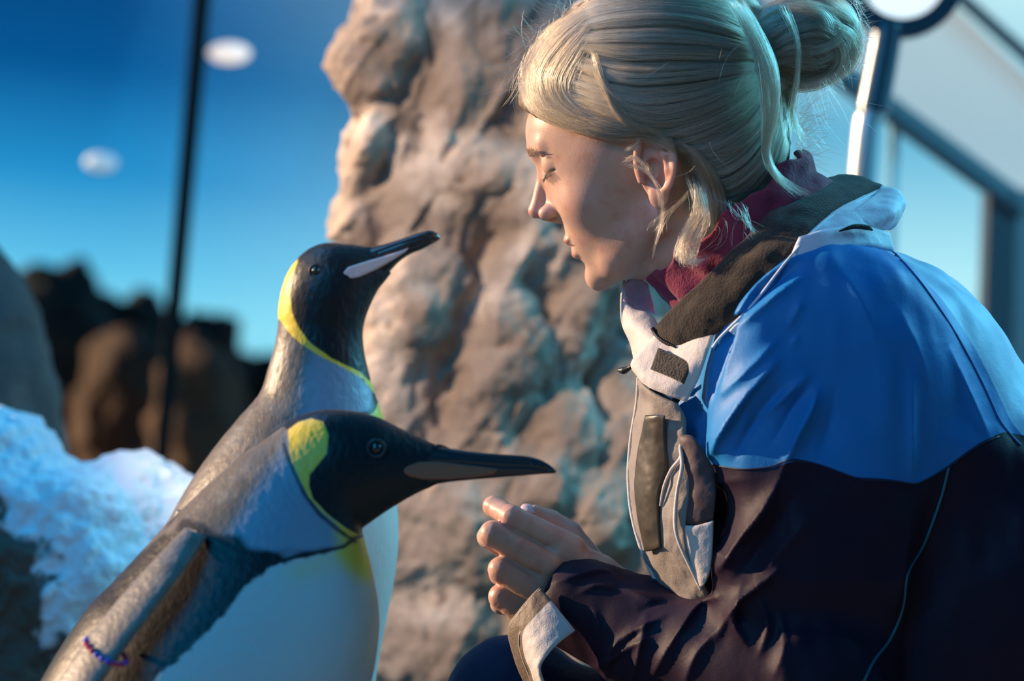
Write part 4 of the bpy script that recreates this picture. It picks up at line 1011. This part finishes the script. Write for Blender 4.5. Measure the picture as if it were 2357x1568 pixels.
tube('placket_edge', [(1470,870,152),(1466,930,114),(1453,1010,84),(1447,1095,74),(1454,1180,79),(1476,1262,94),(1510,1337,114),(1560,1400,144)], 5, F0, m_cream, jk, n=90, m=8, label='frayed pale placket edge')
sheet('tape_strip', [[(1486,956,205),(1510,955,238),(1530,957,254)],
                     [(1474,1010,182),(1504,1012,226),(1532,1010,246)],
                     [(1462,1090,166),(1500,1092,218),(1536,1075,244)],
                     [(1462,1150,162),(1492,1152,208),(1518,1130,232)],
                     [(1470,1210,164),(1494,1212,202),(1518,1206,224)],
                     [(1484,1270,172),(1502,1268,200),(1522,1262,222)]], 6, F0, mat('brown_shiny_tape', (.050,.040,.028), .4, bump=[(12, .4, .008)], coat=.15), jk, up=12, wob=2, label='dark brown tape strip on the placket')
sheet('front_facing', [[(1566,1060,268),(1578,1066,280),(1592,1080,290)],
                     [(1540,1112,256),(1562,1120,280),(1586,1150,296)],
                     [(1526,1180,252),(1550,1196,276),(1578,1240,294)],
                     [(1530,1260,250),(1560,1285,272),(1596,1320,286)]], 8, F0, m_plk, jk, up=12, wob=3, label='grey folded front facing')
tube('facing_edge', [(1566,1024,272),(1568,1052,282),(1545,1082,268),(1528,1120,262),(1519,1165,256)], [3,5,4,3,2], F0, m_cream, jk, n=60, m=8)
tube('facing_edge', [(1566,1028,278),(1570,1075,292),(1559,1130,294),(1554,1195,294),(1560,1240,296),(1586,1300,290),(1614,1358,280)], [4,5,4,5,4,4,3], F0, m_cream, jk, n=80, m=8)
sheet('chest_panel', [[(1566,1000,270),(1600,1010,300),(1645,1080,310)], [(1572,1100,276),(1605,1110,306),(1648,1140,320)], [(1566,1204,276),(1600,1208,306),(1642,1196,318)]], 8, F0, mat('sunlit_navy_cloth', (.075,.040,.040), .6, bump=[(25, .4, .008)], sheen=.2), jk, up=12, wob=4, label='navy chest panel with warm sunlight in its brown colour')  # navy cloth coloured brown as if warmed by the sun
sheet('pocket_flap', [[(1560,1206,280),(1600,1210,308),(1642,1198,320)], [(1566,1250,276),(1604,1262,304),(1640,1260,318)], [(1590,1310,272),(1612,1320,296),(1634,1316,308)], [(1606,1345,268),(1618,1350,284),(1626,1338,296)]], 8, F0, m_cream, jk, up=12, wob=3, label='pale pocket flap')
# cuff strap
sheet('cuff_strap', [[(1242,1352,128),(1205,1392,122),(1172,1440,104),(1176,1490,92),(1206,1568,84),(1240,1640,70)],
                     [(1262,1374,146),(1228,1412,146),(1200,1450,136),(1204,1500,128),(1234,1580,118),(1262,1650,104)],
                     [(1292,1412,166),(1256,1446,172),(1228,1478,170),(1226,1520,160),(1252,1590,146),(1286,1656,130)],
                     [(1324,1452,180),(1290,1478,192),(1262,1506,196),(1244,1546,188),(1268,1602,170),(1308,1662,150)]], 9, F0,
      mat('pale_blue_strap', (.60,.56,.54), .6, layers=[('band', -.01, .01, (.16,.115,.08), None)], bump=[(60, .4, .005), (700, .4, .0008)]), jk, up=12, wob=2,
      attrs=None, label='pale cuff strap with a brown band')
# the strap's brown band follows its hand side
sm = bpy.data.objects['cuff_strap'].data
vv = np.zeros(len(sm.vertices), np.float32); sm.attributes['vv'].data.foreach_get('value', vv); ba = sm.attributes.new('band', 'FLOAT', 'POINT'); ba.data.foreach_set('value', .42-vv)
for v0 in (.05, .30):
    a = [(1242,1352,128),(1205,1392,122),(1172,1440,104),(1176,1490,92),(1206,1568,84)]; b = [(1292,1412,166),(1256,1446,172),(1228,1478,170),(1226,1520,160),(1252,1590,146)]
    tube('stitching', [tuple(np.array(p)*(1-v0*1.5)+np.array(q)*v0*1.5+np.array((0, 0, 5))) for p, q in zip(a, b)], 1.5, F0, m_cream, bpy.data.objects['cuff_strap'], n=50, m=6)

# ---- trousers and boots
m_trou = mat('navy_trousers', (.004,.016,.060), .7, bump=[(30, .4, .006), (600, .4, .0008)], sheen=.03, spec=.25)
def trou_f(P):
    d = cap(P, U(2330, 2050, 170), U(1440, 1760, 20), 260, 200)
    d = smin(d, ell(P, U(1180, 1640, -110), (150, 178, 165)), 60)
    d = smin(d, cap(P, U(1420, 1770, 10), U(1190, 1645, -110), 195, 165), 60)
    d = smin(d, cap(P, U(1230, 1700, -110), (1400, gyF-260, 30), 150, 105), 50)
    e = smin(cap(P, U(2330, 2050, -190), U(1500, 1880, -260), 250, 180), cap(P, U(1480, 1890, -260), (1620, gyF-260, -240), 160, 110), 50)
    return smin(d, e, 60)+5*fbm(P, 90., 2)
sdf_obj('trousers', trou_f, (950, 1380, -520), (2680, gyF, 520), 10, F0, m_trou, pr, label='dark navy trousers')
m_boot = mat('black_boot', (.015,.014,.014), .45, bump=[(80, .4, .002)]); m_sole = mat('black_rubber_sole', (.03,.03,.03), .8)
for bx, bz in ((1400, 30), (1620, -240)):
    def bf(P):
        d = smin(cap(P, (bx, gyF-330, bz), (bx+10, gyF-90, bz), 125, 110), cap(P, (bx, gyF-80, bz), (bx-330, gyF-62, bz), 88, 66), 40)
        return smax(d, P[:, 1]-(gyF-26), 6)
    bo = sdf_obj('boot', bf, (bx-460, gyF-520, bz-180), (bx+200, gyF, bz+180), 12, F0, m_boot, pr)
    sdf_obj('sole', lambda P: smax(np.minimum(ell(P, (bx-210, gyF-16, bz), (215, 400, 92)), ell(P, (bx+10, gyF-16, bz), (120, 400, 105))), np.abs(P[:, 1]-(gyF-15))-14, 5), (bx-460, gyF-60, bz-160), (bx+200, gyF+20, bz+160), 12, F0, m_sole, bo)
    for i in range(4):
        tube('lace', [(bx-130-25*i*.3, gyF-170-38*i+30, bz-60), (bx-128-6*i, gyF-165-40*i+20, bz), (bx-130-25*i*.3, gyF-170-38*i+30, bz+60)], 7, F0, m_sole, bo, unproj=False, n=8)
# ---- hair: a close cap with thousands of strands laid over it
def cap_f(P):
    Q = (P-HO.astype(np.float32))@HR*np.float32(MM)
    S = Q.copy(); S[:, 2] = np.abs(S[:, 2])
    d = ell(S, (-15, 72, 0), (118, 104, 86))
    d = smin(d, ell(S, (34, 98, 0), (52, 48, 60)), 14)
    d = smin(d, ell(S, (-56, 8, 0), (66, 64, 62)), 22)
    # cut away the face: plane running from the fringe over the ear to the nape
    x, y = S[:, 0], S[:, 1]
    fr_ = np.interp(x, [-80, -48, -34, 6, 20, 52, 75, 92, 120], [-60, -40, 34, 40, 47, 69, 88, 108, 118])
    return smax(d, (fr_-y)*.8, 6)/MM
BC = U(1852, 92, 10)
def bun_f(P):
    d = ell(P, BC, (104, 88, 92), rotz(-12)); d = smin(d, ell(P, U(1772, 120, 20), (60, 80, 66)), 30)
    return d+5*vnoise(P, 30.)
def hairbase(P): return smin(cap_f(P), bun_f(P), 18)
def hb2(P): return hairbase(P)+2.2*vnoise(P*np.array((.4, 1, 1), np.float32), 9.)
m_hbase = mat('hair_underlayer', (.20,.135,.075), .6, bump=[(260, .8, .003, ((.25, 1, 1), (0, 0, 0)))])
hb_o = sdf_obj('hair', hb2, (1180, -160, -280), (2000, 640, 280), 5, F0, m_hbase, pr, label='blond hair pinned up in a loose bun')
m_hair = bpy.data.materials.new('blond_hair'); m_hair.use_nodes = True; _t = m_hair.node_tree; _t.nodes.clear()
_o = N(_t, 'ShaderNodeOutputMaterial'); _h = N(_t, 'ShaderNodeBsdfHairPrincipled'); _h.parametrization = 'COLOR'
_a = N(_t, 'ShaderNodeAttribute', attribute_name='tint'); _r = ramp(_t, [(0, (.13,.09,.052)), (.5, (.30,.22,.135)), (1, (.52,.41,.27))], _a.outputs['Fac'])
_t.links.new(_r, _h.inputs['Color']); _h.inputs['Roughness'].default_value = .32; _h.inputs['Radial Roughness'].default_value = .5
_t.links.new(_h.outputs[0], _o.inputs[0])
def strands(guides, n, base=3, spread=6, wav=3, rows=24, clump=.55, nclump=None, z=None, jit=4, sgn=1, rag=(.12, .2), fade=0, clh=3):
    """interpolate n strands across ordered guides, dropped on the hair surface"""
    G = np.array([cr(np.array(g, float), rows) for g in guides]); k = len(G)
    nclump = nclump or max(6, n//26)
    ct = rng.random(nclump)*(k-1); t = rng.random(n)*(k-1)
    ci = np.abs(t[:, None]-ct[None]).argmin(1); te = t+(ct[ci]-t)*clump
    s = np.linspace(0, 1, rows)
    tt = t[:, None]+(te-t)[:, None]*np.sin(s*np.pi)[None]**.6
    a0 = rng.random((n, 1))**2*rag[0]; a1 = 1-rng.random((n, 1))**2*rag[1]      # ragged ends
    i = np.clip(np.floor(tt).astype(int), 0, k-2); u = (tt-i)[..., None]; sr = (a0+(a1-a0)*s[None])*(rows-1); r0 = np.clip(sr.astype(int), 0, rows-2); v = (sr-r0)[..., None]
    P = (G[i, r0]*(1-u)+G[i+1, r0]*u)*(1-v)+(G[i, r0+1]*(1-u)+G[i+1, r0+1]*u)*v
    ph = rng.random((n, 1))*6.28; fq = 1+2*rng.random((n, 1)); am = wav*rng.random((n, 1))
    P[..., 0] += am*np.sin(fq*s[None]*5+ph)+jit*rng.standard_normal((n, 1))*.5
    P[..., 1] += am*np.cos(fq*s[None]*5+ph*1.7)+jit*rng.standard_normal((n, 1))*.5
    off = base+spread*rng.random((n, 1))+clh*np.sin(ci*2.1)[:, None]
    if fade: off = off*(1-fade*(t[:, None]/(k-1))**2)
    if z is None:
        Z = drop(P.reshape(-1, 2)).reshape(n, rows)
        for _ in range(3): Z[:, 1:-1] = (Z[:, :-2]+2*Z[:, 1:-1]+Z[:, 2:])/4
        Z = Z+off
    else:
        Z = np.interp(s, np.linspace(0, 1, len(z)), z)[None]+off+0*P[..., 0]
    kk = (F0.D-Z*F0.s)/F0.D
    return np.stack([CX+(P[..., 0]-CX)*kk, CY+(P[..., 1]-CY)*kk, Z*sgn], 2)
# near-side height map of the hair volume
_gx = np.arange(1150, 2040, 10.); _gy = np.arange(-180, 700, 10.)
_X, _Y = np.meshgrid(_gx, _gy, indexing='ij'); _Z = np.full(_X.size, 420.)
for _i in range(40):
    _k = (F0.D-_Z*F0.s)/F0.D
    _P = np.stack([CX+(_X.ravel()-CX)*_k, CY+(_Y.ravel()-CY)*_k, _Z], 1).astype(np.float32)
    _Z = np.maximum(_Z-np.clip(hairbase(_P)*.8, -10, 40), -20)
_Zm = _Z.reshape(_X.shape)
hm = np.minimum(F0.D, 9)
_body_z = np.full(_X.size, 420.)
for _i in range(40):
    _k = (F0.D-_body_z*F0.s)/F0.D
    _P = np.stack([CX+(_X.ravel()-CX)*_k, CY+(_Y.ravel()-CY)*_k, _body_z], 1).astype(np.float32)
    _body_z = np.maximum(_body_z-np.clip(head_f(_P)*.8, -10, 40), -20)
_Zm = np.maximum(_Zm, _body_z.reshape(_X.shape))
def drop(P):
    fx = np.clip((P[:, 0]-_gx[0])/10, 0, len(_gx)-2.001); fy = np.clip((P[:, 1]-_gy[0])/10, 0, len(_gy)-2.001)
    i, j = fx.astype(int), fy.astype(int); u, v = fx-i, fy-j
    return (_Zm[i, j]*(1-u)+_Zm[i+1, j]*u)*(1-v)+(_Zm[i, j+1]*(1-u)+_Zm[i+1, j+1]*u)*v
crown = [[(1330,0),(1430,-45),(1560,-62),(1690,-30),(1785,50)], [(1310,25),(1430,-5),(1570,-10),(1690,20),(1780,85)], [(1320,60),(1430,40),(1560,35),(1680,65),(1775,110)], [(1335,95),(1430,95),(1550,95),(1675,110),(1770,130)],
         [(1330,130),(1440,150),(1560,150),(1680,145),(1775,145)], [(1320,170),(1450,212),(1570,205),(1690,180),(1780,160)], [(1310,215),(1460,262),(1590,250),(1700,205),(1785,170)], [(1350,270),(1520,315),(1640,290),(1735,230),(1790,175)],
         [(1530,330),(1620,352),(1705,315),(1765,245),(1800,180)], [(1590,400),(1670,410),(1740,355),(1785,265),(1808,185)], [(1620,470),(1700,450),(1768,385),(1803,280),(1818,190)], [(1650,520),(1740,465),(1800,385),(1822,280),(1828,190)]]
S = [strands(crown, 10500, base=5, spread=8, clump=.75, wav=5, rag=(.15, .05), nclump=170, clh=6)]
bang = [[(1345,15),(1262,65),(1208,150),(1222,235),(1290,285),(1400,318),(1500,322),(1570,350)], [(1350,35),(1285,90),(1235,170),(1256,240),(1325,282),(1420,308),(1510,318),(1590,372)],
        [(1358,60),(1310,120),(1275,185),(1300,240),(1360,275),(1440,297),(1530,318),(1612,392)], [(1368,85),(1335,145),(1315,200),(1340,240),(1390,266),(1460,285),(1550,316),(1632,400)], [(1376,105),(1360,165),(1352,215),(1380,246),(1425,262),(1490,285),(1580,330),(1650,420)]]
S.append(strands(bang, 4600, base=8, spread=11, clump=.8, wav=6, nclump=80, clh=6, rag=(.5, .4), fade=.95))
sag = [[(1360,110),(1395,200),(1500,245),(1640,212),(1780,148)], [(1376,150),(1425,262),(1540,298),(1680,248),(1790,166)], [(1395,210),(1465,305),(1590,345),(1712,290),(1798,178)], [(1470,292),(1570,338),(1680,350),(1755,295),(1806,185)]]
S.append(strands(sag, 2200, base=9, spread=8, clump=.88, wav=8, nclump=38, clh=4, rag=(.4, .3), fade=0))
brow_ = [[(1200,165),(1200,212),(1220,252),(1268,284),(1340,306)], [(1204,150),(1212,205),(1240,246),(1300,286),(1380,312)], [(1210,140),(1225,200),(1255,240),(1320,284),(1400,312)]]
S.append(strands(brow_, 700, base=3, spread=8, clump=.5, wav=2, rag=(.3, .4)))
side = [[(1385,290),(1450,304),(1512,310),(1575,336)], [(1398,300),(1438,315),(1466,322),(1486,322)]]
S.append(strands(side, 620, base=1, spread=6, clump=.5, wav=2))
nape = [[(1562,335),(1574,380),(1580,430),(1572,490)], [(1575,350),(1605,400),(1612,460),(1600,530)], [(1590,400),(1625,450),(1640,500),(1640,560)]]
S.append(strands(nape, 900, base=1, spread=8, clump=.5, wav=3))
# locks sweeping behind the ear
lock = [[(1520,318),(1575,352),(1608,410),(1632,480),(1640,545),(1622,600)], [(1545,318),(1612,360),(1645,425),(1655,490),(1640,560),(1600,606)], [(1560,325),(1630,378),(1668,450),(1668,520),(1650,580),(1640,640)]]
S.append(strands(lock, 400, base=10, spread=18, clump=.5, wav=4, rag=(.3, .35)))
inner = [[(1580,400),(1588,470),(1560,520),(1540,560),(1552,598),(1590,612)], [(1600,420),(1608,480),(1585,530),(1570,570),(1578,602),(1620,600)], [(1620,430),(1630,500),(1615,550),(1600,590),(1604,606),(1640,590)]]
S.append(strands(inner, 170, base=8, spread=24, clump=.75, wav=9, rag=(.1, .3), z=[205, 215, 222, 232, 240, 250]))
tails = [[(1675,0),(1722,85),(1745,160),(1756,250),(1757,340),(1778,400),(1820,442)], [(1690,0),(1742,95),(1772,175),(1777,265),(1766,345),(1786,405),(1836,450)], [(1712,0),(1765,95),(1792,175),(1790,260),(1770,345),(1792,400),(1868,448)]]
S.append(strands(tails, 330, base=22, spread=10, clump=.45, wav=5, rag=(.2, .45), z=[150, 175, 190, 200, 190, 190, 200]))
tails2 = [[(1790,10),(1832,95),(1832,180),(1828,260),(1845,300),(1880,322)], [(1812,10),(1838,95),(1836,180),(1822,250),(1832,310),(1850,350)]]
S.append(strands(tails2, 60, base=20, spread=10, clump=.3, wav=6, rag=(.2,.4), z=[120, 110, 100, 95, 95, 95]))
# light wisps before the ear
w1 = [[(1440,372),(1490,392),(1518,440),(1526,490),(1512,545),(1500,610)], [(1428,382),(1480,392),(1512,430),(1524,480),(1520,530),(1506,560)]]
S.append(strands(w1, 22, base=6, spread=5, clump=.8, wav=3, z=[205, 218, 232, 225, 215, 200]))
w2 = [[(1430,378),(1455,365),(1482,376),(1496,398)], [(1438,360),(1462,362),(1486,380),(1498,402)]]; S.append(strands(w2, 26, base=5, spread=6, wav=4, z=[200, 212, 222, 226]))
w3 = [[(1470,318),(1466,330),(1448,342),(1430,346)], [(1474,312),(1468,328),(1450,340),(1432,348)]]; S.append(strands(w3, 22, base=4, spread=4, wav=2, z=[212, 210, 204, 198]))
w4 = [[(1530,548),(1545,500),(1578,455),(1600,420)], [(1480,520),(1520,495),(1560,470),(1590,440)]]; S.append(strands(w4, 34, base=6, spread=12, wav=7, z=[225, 222, 215, 205]))
w5 = [[(1640,520),(1600,570),(1560,600)], [(1720,470),(1730,520),(1740,560)], [(1640,460),(1700,500),(1760,520)]]; S.append(strands(w5, 36, base=4, spread=20, wav=7, z=[220, 240, 250]))
for q in S:
    pass
main = np.concatenate([np.array([cr(s_, 24) if len(s_) != 24 else s_ for s_ in q]) for q in S])
far = np.concatenate([strands(crown, 2600, base=2, spread=9, clump=.6, sgn=-1), strands(bang, 900, base=6, spread=10, sgn=-1)])
# bun: looping coils
def bun_strands(n):
    out = []
    for _ in range(n):
        c = rng.integers(0, 26); r0 = np.random.default_rng(c+100)
        ax = np.array((r0.normal()*.35, r0.normal()*.35, 1.0)); ax /= np.linalg.norm(ax)
        e1 = np.cross(ax, (0, 1, .2)); e1 /= np.linalg.norm(e1); e2 = np.cross(ax, e1)
        h = r0.uniform(-.75, .9)+rng.normal()*.05; a0 = r0.uniform(0, 6.28)+rng.normal()*.25; ln = r0.uniform(2.2, 4.6)
        a = a0+np.linspace(0, ln, 24); rr = math.sqrt(max(.05, 1-h*h))*(1.0+.06*rng.normal())*(1+.10*np.sin(a*2+c))
        p = ax[None]*h+(e1[None]*np.cos(a)[:, None]+e2[None]*np.sin(a)[:, None])*rr[:, None]
        out.append(BC+p*np.array((112, 96, 100))*(1+.02*rng.normal())+rng.normal(size=(1, 3))*2)
    return np.array(out)
bun = bun_strands(4200)
fan = [[(1760,60),(1800,10),(1870,-30),(1950,10),(1975,70)], [(1765,90),(1820,50),(1890,30),(1950,70),(1950,140)], [(1775,120),(1830,95),(1890,90),(1930,130),(1920,180)], [(1785,150),(1830,140),(1880,150),(1900,180),(1860,195)]]
bunf = strands(fan, 1300, base=6, spread=10, clump=.7, wav=7)
# flyaways
fl_ = []
def fly(n, pts, d0, L0, L1, curl=.8, zz=0):
    P = cr(np.array(pts, float), 60)
    for _ in range(n):
        i = rng.integers(0, 60); p = np.array((*P[i], zz+rng.normal()*50)); d = np.array((d0[0]+rng.normal()*.5, d0[1]+rng.normal()*.5, rng.normal()*.3)); d /= np.linalg.norm(d)
        L = rng.uniform(L0, L1); sd = np.array((-d[1], d[0], 0))*rng.normal()*curl; t = np.linspace(0, 1, 24)[:, None]
        q = p+d*L*t+sd*L*.5*t*t; fl_.append(np.array([U(*v) for v in q]))
fly(110, [(1330,0),(1250,60),(1205,140),(1212,210)], (-.7, .1), 25, 80, 1.0)
fly(80, [(1350,-10),(1260,50),(1205,130),(1200,180)], (-.3, .8), 50, 120, .7)
fly(60, [(1420,-20),(1340,0),(1290,30)], (-.6, -.7), 20, 60)
fly(260, [(1800,400),(1830,360),(1835,300),(1838,250)], (.9, -.05), 25, 110, .5)
fly(150, [(1860,190),(1900,180),(1945,140),(1970,70)], (.7, .6), 20, 60, 1.2)
fly(120, [(1975,90),(1975,30),(1950,-20)], (.9, .1), 10, 50, 1.2)
fly(40, [(1850,190),(1900,185)], (.1, 1), 60, 200, .6)
fly(30, [(1600,380),(1700,200),(1750,100),(1500,150)], (-.2, .5), 40, 110, 1.2, 215)
_t = np.linspace(0, 1, 24)[:, None]
for c_ in ([(1215,200),(1150,215),(1110,255)], [(1200,150),(1178,210),(1195,280),(1226,298)]):
    fl_.append(np.array([U(x, y, 20) for x, y in cr(np.array(c_, float), 24)]))
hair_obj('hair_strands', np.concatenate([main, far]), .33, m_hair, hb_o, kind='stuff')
hair_obj('hair_bun', np.concatenate([bun, bunf]), .33, m_hair, hb_o, kind='stuff')
hair_obj('flyaway_hair', np.array(fl_), .22, m_hair, hb_o, kind='stuff')
eb = []
for _ in range(260):
    t = rng.random(); y = 64+3*math.sin(t*3)+rng.normal()*1.2; z = 12+34*t; x = 101.5-11*t**2
    p = hd(x, y, z); d = (HL*.8+HU*.35-HF*.2); d /= np.linalg.norm(d); d = d*rng.uniform(8, 16)
    eb.append(np.linspace(p, p+d, 4))
hair_obj('eyebrow', np.array(eb), .3, m_hair, body)
